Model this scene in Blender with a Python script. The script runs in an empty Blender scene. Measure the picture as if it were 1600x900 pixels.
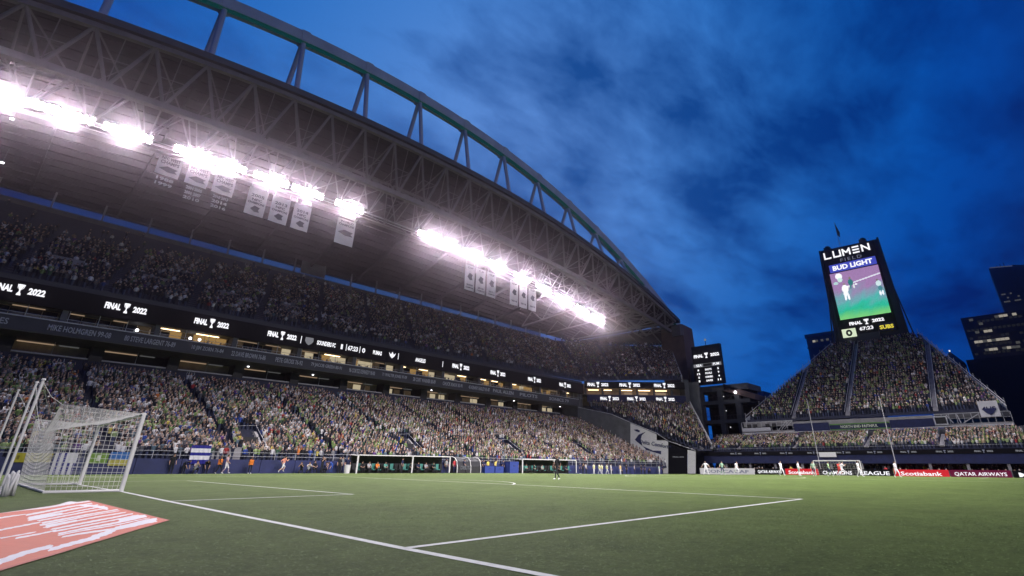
import bpy, bmesh, math, random
import numpy as np
from mathutils import Vector, Matrix
S = bpy.context.scene
COL = S.collection
rng = np.random.default_rng(7)
random.seed(7)
R = math.radians

# ------------------------------------------------------------------ camera
cam = bpy.data.objects.new('camera', bpy.data.cameras.new('camera'))
COL.objects.link(cam)
CAM = np.array([-4.527, -26.664, 0.964])
YAW, PIT, ROL = R(42.37), R(23.49), 0.006
Fv = np.array([math.cos(PIT)*math.cos(YAW), math.cos(PIT)*math.sin(YAW), math.sin(PIT)])
Rv0 = np.array([math.sin(YAW), -math.cos(YAW), 0.0]); Uv0 = np.cross(Rv0, Fv)
Rv = Rv0*math.cos(ROL)+Uv0*math.sin(ROL); Uv = -Rv0*math.sin(ROL)+Uv0*math.cos(ROL)
cam.matrix_world = Matrix(((Rv[0], Uv[0], -Fv[0], CAM[0]), (Rv[1], Uv[1], -Fv[1], CAM[1]), (Rv[2], Uv[2], -Fv[2], CAM[2]), (0, 0, 0, 1)))
cam.data.sensor_width = 36
cam.data.lens = 792.5/1600*36
cam.data.shift_x = (800-842.3)/1600
cam.data.shift_y = (383.4-450)/1600
cam.data.clip_start = 0.05
cam.data.clip_end = 6000
S.camera = cam

# ------------------------------------------------------------------ exposure
S.view_settings.view_transform = 'Standard'
S.view_settings.look = 'None'
S.view_settings.exposure = 0.0
S.view_settings.gamma = 1.0
S.cycles.max_bounces = 5
S.cycles.diffuse_bounces = 2
S.cycles.volume_bounces = 0
S.cycles.transparent_max_bounces = 12
S.cycles.sample_clamp_indirect = 4.0
S.cycles.use_denoising = True

# ------------------------------------------------------------------ world: dusk sky with broken cloud
W = bpy.data.worlds.new('World'); S.world = W; W.use_nodes = True
nt = W.node_tree; nt.nodes.clear()
def nd(t, **k):
    n = nt.nodes.new(t)
    for a, b in k.items():
        setattr(n, a, b)
    return n
def mth(op, a, b=None, c=None):
    n = nd('ShaderNodeMath', operation=op)
    for i, v in enumerate((a, b, c)):
        if v is None: continue
        if isinstance(v, (int, float)): n.inputs[i].default_value = v
        else: nt.links.new(v, n.inputs[i])
    return n.outputs[0]
out = nd('ShaderNodeOutputWorld'); bg = nd('ShaderNodeBackground'); tc = nd('ShaderNodeTexCoord')
sep = nd('ShaderNodeSeparateXYZ'); nt.links.new(tc.outputs['Generated'], sep.inputs[0])
zc = mth('MAXIMUM', sep.outputs[2], 0.0)
den = mth('ADD', zc, 0.16)
px_ = mth('DIVIDE', sep.outputs[0], den); py_ = mth('DIVIDE', sep.outputs[1], den)
cmb = nd('ShaderNodeCombineXYZ'); nt.links.new(px_, cmb.inputs[0]); nt.links.new(py_, cmb.inputs[1])
mp = nd('ShaderNodeMapping'); nt.links.new(cmb.outputs[0], mp.inputs[0])
mp.inputs['Rotation'].default_value = (0, 0, R(38)); mp.inputs['Scale'].default_value = (0.95, 1.7, 1); mp.inputs['Location'].default_value = (1.7, 0.4, 0)
n1a = nd('ShaderNodeTexNoise'); nt.links.new(mp.outputs[0], n1a.inputs['Vector'])
n1a.inputs['Scale'].default_value = 1.0; n1a.inputs['Detail'].default_value = 4; n1a.inputs['Roughness'].default_value = 0.5; n1a.inputs['Distortion'].default_value = 0.3
n1b = nd('ShaderNodeTexNoise'); nt.links.new(mp.outputs[0], n1b.inputs['Vector'])
n1b.inputs['Scale'].default_value = 3.4; n1b.inputs['Detail'].default_value = 10; n1b.inputs['Roughness'].default_value = 0.62; n1b.inputs['Distortion'].default_value = 0.2
n1s = mth('MULTIPLY_ADD', n1b.outputs[0], 0.42, mth('MULTIPLY', n1a.outputs[0], 0.58))
cr = nd('ShaderNodeValToRGB'); nt.links.new(n1s, cr.inputs[0])
cr.color_ramp.elements[0].position = 0.43; cr.color_ramp.elements[0].color = (0, 0, 0, 1)
cr.color_ramp.elements[1].position = 0.60; cr.color_ramp.elements[1].color = (1, 1, 1, 1)
# the sun has set to the north-west: glow towards that azimuth, darkening away from it
SUNAZ = R(46)
dotn = nd('ShaderNodeVectorMath', operation='DOT_PRODUCT'); nt.links.new(tc.outputs['Generated'], dotn.inputs[0])
dotn.inputs[1].default_value = (math.cos(SUNAZ)*0.84, math.sin(SUNAZ)*0.84, 0.542)
s01 = mth('MULTIPLY_ADD', dotn.outputs['Value'], 0.5, 0.5)
glow = nd('ShaderNodeMath', operation='MULTIPLY_ADD', use_clamp=True); nt.links.new(s01, glow.inputs[0]); glow.inputs[1].default_value = 1/0.16; glow.inputs[2].default_value = -0.84/0.16
glow = glow.outputs[0]
sky = nd('ShaderNodeTexSky'); sky.sky_type = 'NISHITA'; sky.sun_disc = False
sky.sun_elevation = R(0.5); sky.sun_rotation = R(90)-SUNAZ; sky.ozone_density = 6.0; sky.air_density = 1.0; sky.dust_density = 0.2
skyblue = nd('ShaderNodeMix', data_type='RGBA', blend_type='MULTIPLY'); skyblue.inputs[0].default_value = 1
nt.links.new(sky.outputs[0], skyblue.inputs[6]); skyblue.inputs[7].default_value = (0.00002, 0.0002, 0.0008, 1)
base = nd('ShaderNodeCombineColor')
nt.links.new(mth('MULTIPLY_ADD', mth('POWER', glow, 3.6), 0.105, 0.0007), base.inputs[0])
nt.links.new(mth('MULTIPLY_ADD', mth('POWER', glow, 1.6), 0.215, 0.050), base.inputs[1])
nt.links.new(mth('MULTIPLY_ADD', glow, 0.385, 0.285), base.inputs[2])
cloud = nd('ShaderNodeMix', data_type='RGBA', blend_type='MULTIPLY'); cloud.inputs[0].default_value = 1
nt.links.new(base.outputs[0], cloud.inputs[6]); cloud.inputs[7].default_value = (0.10, 0.29, 0.45, 1)
mixc = nd('ShaderNodeMix', data_type='RGBA'); nt.links.new(cr.outputs[0], mixc.inputs[0])
nt.links.new(base.outputs[0], mixc.inputs[6]); nt.links.new(cloud.outputs[2], mixc.inputs[7])
addc = nd('ShaderNodeMix', data_type='RGBA', blend_type='ADD'); addc.inputs[0].default_value = 1
nt.links.new(mixc.outputs[2], addc.inputs[6]); nt.links.new(skyblue.outputs[2], addc.inputs[7])
nt.links.new(addc.outputs[2], bg.inputs[0]); bg.inputs[1].default_value = 1.0
nt.links.new(bg.outputs[0], out.inputs[0])

# ------------------------------------------------------------------ floodlighting (roof banks on both long sides plus an added east fill; the lamps are the only strong light)
LIGHT_W = 48000.0
def spot(loc, target, power, angle, blend, color=(1.0, 0.94, 0.97), radius=0.9):
    d = bpy.data.lights.new('flood_or_fill_beam', 'SPOT'); d.energy = power; d.spot_size = R(angle); d.spot_blend = blend
    d.color = color; d.shadow_soft_size = radius
    o = bpy.data.objects.new('flood_or_fill_beam', d); COL.objects.link(o)
    o.location = loc
    o.rotation_euler = (Vector(target)-Vector(loc)).to_track_quat('-Z', 'Y').to_euler()
    return o
def catz(x):  # height of the floodlight catwalk under the west roof
    return 44.6-6.2*((x-45)/68.0)**2 if x > 45 else 44.6-2.6*((x-45)/57.0)**2
WEST_BANKS = [-11.5, -6.2, 0.2, 8.3, 12.6, 19.2, 25.3, 33.0, 50.8, 55.6, 62.5, 70.5, 78.5, 86.5, 94.5, 102.5, 109.5]
for x in WEST_BANKS:
    spot((x, 54.2, catz(x)-0.6), (x*0.8+8, -4.0, 0), LIGHT_W*0.55, 112, 0.6)
for x in np.linspace(3, 128, 9):
    spot((x, -56, 46), (x*0.75+16, 2.0, 0), LIGHT_W*4.1, 52, 0.95)
    spot((x, -56, 45.5), (x*0.8+12, 10.0, 0), LIGHT_W*0.13, 125, 0.5)  # added wide fill from the east side, lifts the dark upper deck

# ------------------------------------------------------------------ helpers
MATS = {}
def material(name, color, rough=0.7, metal=0.0, var=0.12, scale=3.0, bump=0.0, emit=None, estr=0.0, attr=None, spec=0.4):
    m = bpy.data.materials.new(name); m.use_nodes = True
    t = m.node_tree; b = t.nodes['Principled BSDF']
    b.inputs['Roughness'].default_value = rough; b.inputs['Metallic'].default_value = metal
    b.inputs['Specular IOR Level'].default_value = spec
    src = None
    if attr:
        a = t.nodes.new('ShaderNodeAttribute'); a.attribute_name = attr; src = a.outputs['Color']
    tcn = t.nodes.new('ShaderNodeTexCoord'); nz = t.nodes.new('ShaderNodeTexNoise')
    nz.inputs['Scale'].default_value = scale; nz.inputs['Detail'].default_value = 5; t.links.new(tcn.outputs['Object'], nz.inputs['Vector'])
    mr = t.nodes.new('ShaderNodeMapRange'); mr.inputs[1].default_value = 0.25; mr.inputs[2].default_value = 0.75
    mr.inputs[3].default_value = 1-var; mr.inputs[4].default_value = 1+var; t.links.new(nz.outputs[0], mr.inputs[0])
    mx = t.nodes.new('ShaderNodeMix'); mx.data_type = 'RGBA'; mx.blend_type = 'MULTIPLY'; mx.inputs[0].default_value = 1
    if src: t.links.new(src, mx.inputs[6])
    else: mx.inputs[6].default_value = (*color, 1)
    t.links.new(mr.outputs[0], mx.inputs[7]); t.links.new(mx.outputs[2], b.inputs['Base Color'])
    if bump:
        bp = t.nodes.new('ShaderNodeBump'); bp.inputs['Strength'].default_value = bump; bp.inputs['Distance'].default_value = 0.05
        t.links.new(nz.outputs[0], bp.inputs['Height']); t.links.new(bp.outputs[0], b.inputs['Normal'])
    if estr:
        if src: t.links.new(src, b.inputs['Emission Color'])
        else: b.inputs['Emission Color'].default_value = (*(emit or color), 1)
        b.inputs['Emission Strength'].default_value = estr
    MATS[name] = m
    return m
def glowmat(name, color, strength):
    m = bpy.data.materials.new(name); m.use_nodes = True; t = m.node_tree; t.nodes.clear()
    e = t.nodes.new('ShaderNodeEmission'); e.inputs[0].default_value = (*color, 1); e.inputs[1].default_value = strength
    o = t.nodes.new('ShaderNodeOutputMaterial'); t.links.new(e.outputs[0], o.inputs[0])
    MATS[name] = m
    return m

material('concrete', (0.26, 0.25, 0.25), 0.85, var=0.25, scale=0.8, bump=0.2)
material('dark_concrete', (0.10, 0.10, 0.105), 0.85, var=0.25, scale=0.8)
material('brown_concrete', (0.16, 0.10, 0.09), 0.85, var=0.2, scale=0.5)
material('steel', (0.15, 0.13, 0.142), 0.7, var=0.15, scale=0.9, spec=0.12)
material('arch_steel', (0.44, 0.46, 0.52), 0.5, var=0.15, scale=0.3)
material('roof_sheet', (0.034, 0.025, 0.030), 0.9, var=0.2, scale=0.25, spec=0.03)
material('roof_edge', (0.06, 0.06, 0.065), 0.6, var=0.2, scale=0.5)
material('black_metal', (0.02, 0.02, 0.022), 0.5, var=0.2, scale=2)
material('white_paint', (0.60, 0.585, 0.56), 0.45, var=0.06, scale=2)
material('rail_metal', (0.42, 0.42, 0.43), 0.4, var=0.1, scale=3)
material('blue_pad', (0.019, 0.026, 0.10), 0.55, var=0.25, scale=1.3, bump=0.25)
material('navy_cloth', (0.012, 0.018, 0.07), 0.8, var=0.3, scale=1.5)
material('fascia_grey', (0.045, 0.045, 0.055), 0.6, var=0.15, scale=0.6)
material('led_black', (0.005, 0.005, 0.008), 0.6, var=0.1, scale=2, spec=0.1)
material('sign_grey', (0.42, 0.42, 0.45), 0.6, var=0.1, scale=3)
material('seat_blue', (0.018, 0.022, 0.05), 0.6, var=0.3, scale=2)
material('aisle', (0.17, 0.165, 0.17), 0.9, var=0.2, scale=1)
material('net_cord', (0.55, 0.54, 0.51), 0.8, var=0.1, scale=3)
material('banner_cloth', (0.62, 0.61, 0.62), 0.85, var=0.08, scale=0.6)
material('banner_ink', (0.07, 0.07, 0.085), 0.85, var=0.1, scale=2)
material('crowd_mix', (0.3, 0.3, 0.3), 0.85, var=0.2, scale=4, attr='col')
material('print_mix', (0.3, 0.3, 0.3), 0.75, var=0.08, scale=6, attr='col', bump=0.15)
material('line_paint', (0.52, 0.53, 0.48), 0.9, var=0.16, scale=7)
material('dark_glass', (0.01, 0.012, 0.016), 0.1, var=0.1, scale=1)
material('suite_wall', (0.42, 0.33, 0.24), 0.8, var=0.25, scale=1.2)
material('tower_dark', (0.016, 0.019, 0.032), 0.5, var=0.2, scale=0.2)
material('tower_blue', (0.04, 0.065, 0.13), 0.5, var=0.2, scale=0.2)
glowmat('lamp_white', (1.0, 0.93, 0.97), 70.0)
glowmat('led_white', (0.95, 0.95, 1.0), 1.15)
glowmat('led_dim', (0.55, 0.56, 0.62), 0.35)
glowmat('led_blue', (0.06, 0.08, 0.55), 0.9)
glowmat('led_grey', (0.35, 0.37, 0.5), 0.45)
glowmat('led_yellow', (0.9, 0.75, 0.08), 0.9)
glowmat('led_cream', (0.80, 0.92, 0.66), 0.9)
glowmat('led_green', (0.02, 0.25, 0.16), 0.8)
glowmat('arch_green', (0.0, 0.20, 0.2), 0.16)
glowmat('warm_lamp', (1.0, 0.70, 0.38), 5.0)
glowmat('warm_strip', (0.6, 0.42, 0.27), 0.45)
glowmat('window_lit', (0.72, 0.66, 0.55), 0.5)
glowmat('window_dim', (0.35, 0.36, 0.36), 0.18)
glowmat('board_red', (0.86, 0.035, 0.05), 0.75)
glowmat('board_maroon', (0.16, 0.012, 0.05), 0.8)
glowmat('board_white', (0.74, 0.72, 0.74), 0.7)
glowmat('small_light', (0.95, 0.95, 1.0), 6.0)

def prop(o, label=None, cat=None, group=None, kind=None):
    if label: o['label'] = label
    if cat: o['category'] = cat
    if group: o['group'] = group
    if kind: o['kind'] = kind
    return o
def thing(name, label, cat, loc=(0, 0, 0), rz=0.0, group=None, kind=None):
    o = bpy.data.objects.new(name, None); COL.objects.link(o)
    o.location = loc; o.rotation_euler = (0, 0, rz); o.empty_display_size = 0.3
    return prop(o, label, cat, group, kind)
def adopt(o, parent, world=True):
    o.parent = parent
    if world and parent is not None:
        m = parent; M = Matrix.Identity(4)
        chain = []
        while m is not None:
            chain.append(m); m = m.parent
        for c in reversed(chain):
            M = M @ c.matrix_parent_inverse @ Matrix.LocRotScale(c.location, c.rotation_euler, c.scale)
        o.matrix_parent_inverse = M.inverted()
    return o
def obj(name, mesh, parent=None, world=True, loc=None):
    o = bpy.data.objects.new(name, mesh); COL.objects.link(o)
    if parent is not None: adopt(o, parent, world)
    if loc is not None: o.location = loc
    return o
def dup(root, loc, rz=None, label=None, group=None):
    r = root.copy(); COL.objects.link(r); r.location = loc
    if rz is not None: r.rotation_euler = (0, 0, rz)
    if label: r['label'] = label
    if group: r['group'] = group
    for ch in list(root.children):
        c = ch.copy(); COL.objects.link(c); c.parent = r
        for g in list(ch.children):
            d = g.copy(); COL.objects.link(d); d.parent = c
    return r

class MB:
    def __init__(self): self.v = []; self.f = []; self.m = []; self.cur = 0
    def face(self, *pts):
        b = len(self.v); self.v += [tuple(map(float, p)) for p in pts]; self.f.append(tuple(range(b, b+len(pts)))); self.m.append(self.cur); return self
    def hexa(self, p):  # 8 points: bottom 4 (ccw), top 4
        b = len(self.v); self.v += [tuple(map(float, q)) for q in p]
        for q in ((3, 2, 1, 0), (4, 5, 6, 7), (0, 1, 5, 4), (1, 2, 6, 5), (2, 3, 7, 6), (3, 0, 4, 7)):
            self.f.append(tuple(b+i for i in q)); self.m.append(self.cur)
        return self
    def box(self, x0, y0, z0, x1, y1, z1):
        return self.hexa([(x0, y0, z0), (x1, y0, z0), (x1, y1, z0), (x0, y1, z0), (x0, y0, z1), (x1, y0, z1), (x1, y1, z1), (x0, y1, z1)])
    def beam(self, p, q, w, h=None, up=(0, 0, 1)):
        h = h or w; p = np.array(p, float); q = np.array(q, float); d = q-p; d = d/np.linalg.norm(d)
        u = np.array(up, float)
        if abs(d@u) > 0.98: u = np.array((0, 1.0, 0))
        s = np.cross(d, u); s /= np.linalg.norm(s); t = np.cross(s, d)
        s = s*w/2; t = t*h/2
        return self.hexa([p-s-t, p+s-t, q+s-t, q-s-t, p-s+t, p+s+t, q+s+t, q-s+t])
    def tube(self, pts, r, n=8, cap=True):
        pts = [np.array(p, float) for p in pts]; rs = r if isinstance(r, (list, tuple)) else [r]*len(pts)
        b = len(self.v)
        for i, p in enumerate(pts):
            d = pts[min(i+1, len(pts)-1)]-pts[max(i-1, 0)]; d = d/np.linalg.norm(d)
            u = np.array((0, 0, 1.0)) if abs(d[2]) < 0.9 else np.array((1.0, 0, 0))
            s = np.cross(d, u); s /= np.linalg.norm(s); t = np.cross(s, d)
            for k in range(n):
                a = 2*math.pi*k/n; self.v.append(tuple(p+rs[i]*(s*math.cos(a)+t*math.sin(a))))
        for i in range(len(pts)-1):
            for k in range(n):
                k2 = (k+1) % n
                self.f.append((b+i*n+k, b+i*n+k2, b+(i+1)*n+k2, b+(i+1)*n+k)); self.m.append(self.cur)
        if cap:
            self.f.append(tuple(b+k for k in range(n))[::-1]); self.m.append(self.cur)
            e = b+(len(pts)-1)*n; self.f.append(tuple(e+k for k in range(n))); self.m.append(self.cur)
        return self
    def prism(self, poly, off):  # planar polygon pushed along off
        off = np.array(off, float); P = [np.array(p, float) for p in poly]; Q = [p+off for p in P]; n = len(P)
        self.face(*P[::-1]); self.face(*Q)
        for i in range(n): self.face(P[i], P[(i+1) % n], Q[(i+1) % n], Q[i])
        return self
    def grid(self, fn, nu, nv):
        b = len(self.v)
        for j in range(nv+1):
            for i in range(nu+1): self.v.append(tuple(map(float, fn(i/nu, j/nv))))
        for j in range(nv):
            for i in range(nu):
                a = b+j*(nu+1)+i; self.f.append((a, a+1, a+nu+2, a+nu+1)); self.m.append(self.cur)
        return self
    def mesh(self, name, mats, smooth=False):
        me = bpy.data.meshes.new(name); me.from_pydata(self.v, [], self.f)
        for m in (mats if isinstance(mats, (list, tuple)) else [mats]): me.materials.append(MATS[m] if isinstance(m, str) else m)
        if max(self.m or [0]) > 0: me.polygons.foreach_set('material_index', self.m)
        if smooth: me.polygons.foreach_set('use_smooth', [True]*len(self.f))
        me.update(); return me
    def build(self, name, mats, parent=None, smooth=False, world=True, loc=None):
        return obj(name, self.mesh(name, mats, smooth), parent, world, loc)

_tc = {}
def text_mesh(s, mat, bold=0.0, extrude=0.01, spacing=1.0):
    key = (s, mat, bold, extrude, spacing)
    if key in _tc: return _tc[key]
    c = bpy.data.curves.new('lettering', 'FONT'); c.body = s; c.size = 1.0; c.align_x = 'CENTER'; c.align_y = 'CENTER'
    c.offset = bold; c.extrude = extrude; c.resolution_u = 2; c.space_character = spacing
    o = bpy.data.objects.new('lettering', c); COL.objects.link(o)
    dg = bpy.context.evaluated_depsgraph_get(); dg.update()
    me = bpy.data.meshes.new_from_object(o.evaluated_get(dg)); bpy.data.objects.remove(o); bpy.data.curves.remove(c)
    n = len(me.vertices); co = np.zeros(n*3, np.float32); me.vertices.foreach_get('co', co); co = co.reshape(-1, 3)
    lo, hi = co.min(0), co.max(0)
    co[:, :2] -= (lo[:2]+hi[:2])/2
    me.vertices.foreach_set('co', co.ravel()); me.update()
    me.materials.clear(); me.materials.append(MATS[mat]); me.name = 'lettering'
    _tc[key] = (me, float(hi[0]-lo[0]), float(hi[1]-lo[1]))
    return _tc[key]
def text(s, mat, loc, ang, width, height, parent, tilt=R(90), bold=0.02, name='lettering', spacing=1.0, depth=0.03):
    me, w, h = text_mesh(s, mat, bold, 0.01, spacing)
    o = obj(name, me, None)
    o.location = loc; o.rotation_euler = (tilt, 0, ang); o.scale = (width/w, height/h, depth/0.02)
    if parent is not None: adopt(o, parent)
    return o
def slab_face(p0, ang, w, h, t):  # a thin upright panel, left-bottom corner p0, running along ang, front towards ang-90 deg
    p0 = np.array(p0, float); d = np.array((math.cos(ang), math.sin(ang), 0)); n = np.array((math.sin(ang), -math.cos(ang), 0))
    a = p0; b = p0+d*w; up = np.array((0, 0, h))
    return MB().hexa([a, b, b-n*t, a-n*t, a+up, b+up, b-n*t+up, a-n*t+up])
def sstep(t): t = np.clip(t, 0, 1); return t*t*(3-2*t)
def gz(x, y):  # the pitch is crowned: it falls gently to the far touchline and far end
    return float(-0.30*sstep((x-15)/90)*sstep((y-6)/30)-0.32*sstep((x-55)/50))
# ================================================================== GROUND AND PITCH
turf = bpy.data.materials.new('turf'); turf.use_nodes = True; MATS['turf'] = turf
t = turf.node_tree; b = t.nodes['Principled BSDF']; b.inputs['Roughness'].default_value = 0.85; b.inputs['Specular IOR Level'].default_value = 0.15
tcn = t.nodes.new('ShaderNodeTexCoord')
def noise(scale, detail, rough=0.6, vec=None):
    n = t.nodes.new('ShaderNodeTexNoise'); n.inputs['Scale'].default_value = scale; n.inputs['Detail'].default_value = detail; n.inputs['Roughness'].default_value = rough
    t.links.new(vec or tcn.outputs['Object'], n.inputs['Vector']); return n
na = noise(0.22, 5); nb = noise(1.3, 8, 0.75); ncn = noise(10, 8, 0.9); nfine = noise(150, 3, 0.8)
ra = t.nodes.new('ShaderNodeValToRGB'); t.links.new(nb.outputs[0], ra.inputs[0])
ra.color_ramp.elements[0].position = 0.3; ra.color_ramp.elements[0].color = (0.057, 0.088, 0.017, 1)
ra.color_ramp.elements[1].position = 0.72; ra.color_ramp.elements[1].color = (0.112, 0.155, 0.039, 1)
rb = t.nodes.new('ShaderNodeMapRange'); t.links.new(na.outputs[0], rb.inputs[0]); rb.inputs[1].default_value = .3; rb.inputs[2].default_value = .7; rb.inputs[3].default_value = .86; rb.inputs[4].default_value = 1.14
rc = t.nodes.new('ShaderNodeMapRange'); t.links.new(ncn.outputs[0], rc.inputs[0]); rc.inputs[1].default_value = .3; rc.inputs[2].default_value = .7; rc.inputs[3].default_value = .55; rc.inputs[4].default_value = 1.5
m1 = t.nodes.new('ShaderNodeMix'); m1.data_type = 'RGBA'; m1.blend_type = 'MULTIPLY'; m1.inputs[0].default_value = 1
t.links.new(ra.outputs[0], m1.inputs[6]); t.links.new(rb.outputs[0], m1.inputs[7])
m2 = t.nodes.new('ShaderNodeMix'); m2.data_type = 'RGBA'; m2.blend_type = 'MULTIPLY'; m2.inputs[0].default_value = 1
t.links.new(m1.outputs[2], m2.inputs[6]); t.links.new(rc.outputs[0], m2.inputs[7]); t.links.new(m2.outputs[2], b.inputs['Base Color'])
bp = t.nodes.new('ShaderNodeBump'); bp.inputs['Strength'].default_value = 1.0; bp.inputs['Distance'].default_value = 0.05
ad = t.nodes.new('ShaderNodeMath'); ad.operation = 'MULTIPLY_ADD'; t.links.new(nfine.outputs[0], ad.inputs[0]); ad.inputs[1].default_value = 0.5; t.links.new(ncn.outputs[0], ad.inputs[2])
t.links.new(ad.outputs[0], bp.inputs['Height']); t.links.new(bp.outputs[0], b.inputs['Normal'])

g = MB().grid(lambda u, v: (-650+1300*u, -650+1300*v, -0.75), 8, 8).build('ground', 'dark_concrete'); g['kind'] = 'structure'
g = MB().grid(lambda u, v: (-60+176*u, -70+109*v, gz(-60+176*u, -70+109*v)), 88, 56).build('pitch', 'turf', smooth=True); g['kind'] = 'structure'

def strip(name, pts, w=0.12, closed=False):
    mb = MB(); P = []
    for a, c in zip(pts[:-1], pts[1:]):
        n = max(1, int(math.dist(a, c)/2.0))
        for i in range(n): P.append((a[0]+(c[0]-a[0])*i/n, a[1]+(c[1]-a[1])*i/n))
    P.append(pts[-1]); P = np.array(P)
    T = np.gradient(P, axis=0); T /= np.linalg.norm(T, axis=1)[:, None]; N = np.stack([-T[:, 1], T[:, 0]], 1)
    A = P+N*w/2; B = P-N*w/2
    for i in range(len(P)-1):
        q = [A[i], A[i+1], B[i+1], B[i]]
        mb.face(*[(x, y, gz(x, y)+0.006) for x, y in q])
    o = mb.build(name, 'line_paint'); o['kind'] = 'structure'; return o
strip('goal_line', [(0.62, 10.5), (0.53, -1.2), (0.22, -8.4), (-0.08, -17.0), (-0.22, -20.45), (-0.30, -25.5)], 0.13)
strip('goal_area_line', [(0.26, -8.45), (5.84, -8.38), (6.45, 12.7), (0.62, 12.7)], 0.12)
strip('penalty_area_line', [(-0.18, -20.46), (15.15, -20.52), (17.3, -6.5), (18.9, 8.0), (20.6, 24.0), (0.8, 24.0)], 0.13)
arc = []
for k in range(25):
    a = R(-54+108*k/24); arc.append((12.0+9.4*math.cos(a)*1.02, 3.2+9.6*math.sin(a)))
strip('penalty_arc_line', arc, 0.13)
strip('halfway_line', [(52.5, -35), (52.5, 34)], 0.12)
strip('far_touchline', [(0.8, 34.3), (105, 34.3)], 0.12)
strip('near_touchline', [(-0.3, -34.3), (105, -34.3)], 0.12)
strip('far_goal_line', [(105, -34.3), (105, 34.3)], 0.13)
strip('far_penalty_area_line', [(105, -20.2), (88.5, -20.2), (88.5, 20.2), (105, 20.2)], 0.13)
cc = [(52.5+9.15*math.cos(2*math.pi*k/48), 9.15*math.sin(2*math.pi*k/48)) for k in range(49)]
strip('centre_circle_line', cc, 0.12)

def bulk_mesh(name, verts, faces, mat, colors=None):
    me = bpy.data.meshes.new(name); nf, k = faces.shape
    me.vertices.add(len(verts)); me.vertices.foreach_set('co', np.ascontiguousarray(verts, np.float32).ravel())
    me.loops.add(nf*k); me.loops.foreach_set('vertex_index', np.ascontiguousarray(faces, np.int32).ravel())
    me.polygons.add(nf); me.polygons.foreach_set('loop_start', np.arange(0, nf*k, k, dtype=np.int32))
    me.update(calc_edges=True)
    if colors is not None:
        ca_ = me.color_attributes.new('col', 'FLOAT_COLOR', 'CORNER')
        c4 = np.ones((nf, k, 4), np.float32); c4[:, :, :3] = colors[:, None, :]; ca_.data.foreach_set('color', c4.ravel())
    me.materials.append(MATS[mat]); return me
# short synthetic fibres close to the camera, thinning out with distance
N = 36000
r = 1.2+15*rng.random(N)**1.25; a = YAW+R(1)+(rng.random(N)-0.5)*R(104)
gx = CAM[0]+r*np.cos(a); gy = CAM[1]+r*np.sin(a)
hh = 0.004+0.006*rng.random(N); ang = rng.random(N)*6.283; lean = 0.035+0.03*rng.random(N); wv = 0.004+0.004*rng.random(N)+0.0003*r
V = np.zeros((N, 3, 3), np.float32); ca, sa = np.cos(ang), np.sin(ang)
V[:, 0] = np.stack([gx-wv*ca, gy-wv*sa, np.full(N, 0.001)], 1); V[:, 1] = np.stack([gx+wv*ca, gy+wv*sa, np.full(N, 0.001)], 1); V[:, 2] = np.stack([gx+lean*sa, gy-lean*ca, hh], 1)
keep = (np.abs(gx-(-0.02+0.025*(gy+17))) > 0.16) & ~((np.abs(gy+20.48) < .16) & (gx > -.4))
V = V[keep]; tone = (0.75+0.5*rng.random((len(V), 1))); fc = np.array([(.096, .146, .036)])*tone
material('turf_fibre', (.1, .14, .04), 0.8, var=0.1, scale=3, spec=0.15, attr='col')
o = obj('turf_fibres', bulk_mesh('turf_fibres', V.reshape(-1, 3), np.arange(len(V)*3).reshape(-1, 3), 'turf_fibre', fc))
prop(o, 'short green synthetic grass fibres of the pitch nearest the camera', 'grass', kind='stuff')

# ================================================================== TERRACES AND CROWD
def terrace_mesh(name, front, back, rows, mats=('dark_concrete',), riser=0):
    front = np.array(front, float); back = np.array(back, float); mb = MB(); n = len(front)
    def P(i, j, lev): p = front[j]+(back[j]-front[j])*i/rows; p = p.copy(); p[2] = front[j][2]+(back[j][2]-front[j][2])*lev/rows; return p
    for i in range(rows):
        for j in range(n-1):
            mb.face(P(i, j, i), P(i, j+1, i), P(i, j+1, i+1), P(i, j, i+1))
            mb.face(P(i, j, i+1), P(i, j+1, i+1), P(i+1, j+1, i+1), P(i+1, j, i+1))
    return mb.mesh(name, list(mats))
def ring(r, z, n=4, sx=0.62, dx=0.0): return [(r*sx*math.cos(2*math.pi*k/n+0.3)+dx, r*math.sin(2*math.pi*k/n+0.3), z) for k in range(n)]
def template(raised):
    n = 4; rings = [ring(.15, 0.0, sx=.9), ring(.185, .86, sx=.8), ring(.235, 1.28), ring(.21, 1.42), ring(.06, 1.47, sx=1), ring(.105, 1.55, sx=1.05, dx=.02), ring(.11, 1.65, sx=1.05, dx=.01), ring(.045, 1.76, sx=1)]
    part_of = [0, 1, 1, 2, 2, 2, 3]
    V = []; F = []; P = []
    for q in rings: V += q
    for i in range(len(rings)-1):
        for k in range(n):
            k2 = (k+1) % n; F.append((i*n+k, i*n+k2, (i+1)*n+k2, (i+1)*n+k)); P.append(part_of[i])
    # hair covers only the back half of the crown: the front quads keep skin
    for s in (-1, 1):
        if raised == 1: pts = [(0, s*.22, 1.36), (.14, s*.34, 1.55), (.12, s*.28, 1.92)]
        elif raised == 2: pts = [(0, s*.23, 1.36), (.12, s*.28, 1.08), (.34, s*.06, 1.22)]
        else: pts = [(0, s*.23, 1.36), (.02, s*.29, 1.06), (.16, s*.22, .82)]
        b0 = len(V)
        for p, rr in zip(pts, (.06, .05, .035)):
            for k in range(3):
                a = 2*math.pi*k/3; V.append((p[0]+rr*math.cos(a), p[1]+rr*math.sin(a), p[2]))
        for i in range(2):
            for k in range(3):
                k2 = (k+1) % 3; F.append((b0+i*3+k, b0+i*3+k2, b0+(i+1)*3+k2, b0+(i+1)*3+k)); P.append(1 if i == 0 else 4)
    return np.array(V), np.array(F), np.array(P)
TEMPL = [template(0), template(1), template(2)]
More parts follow.
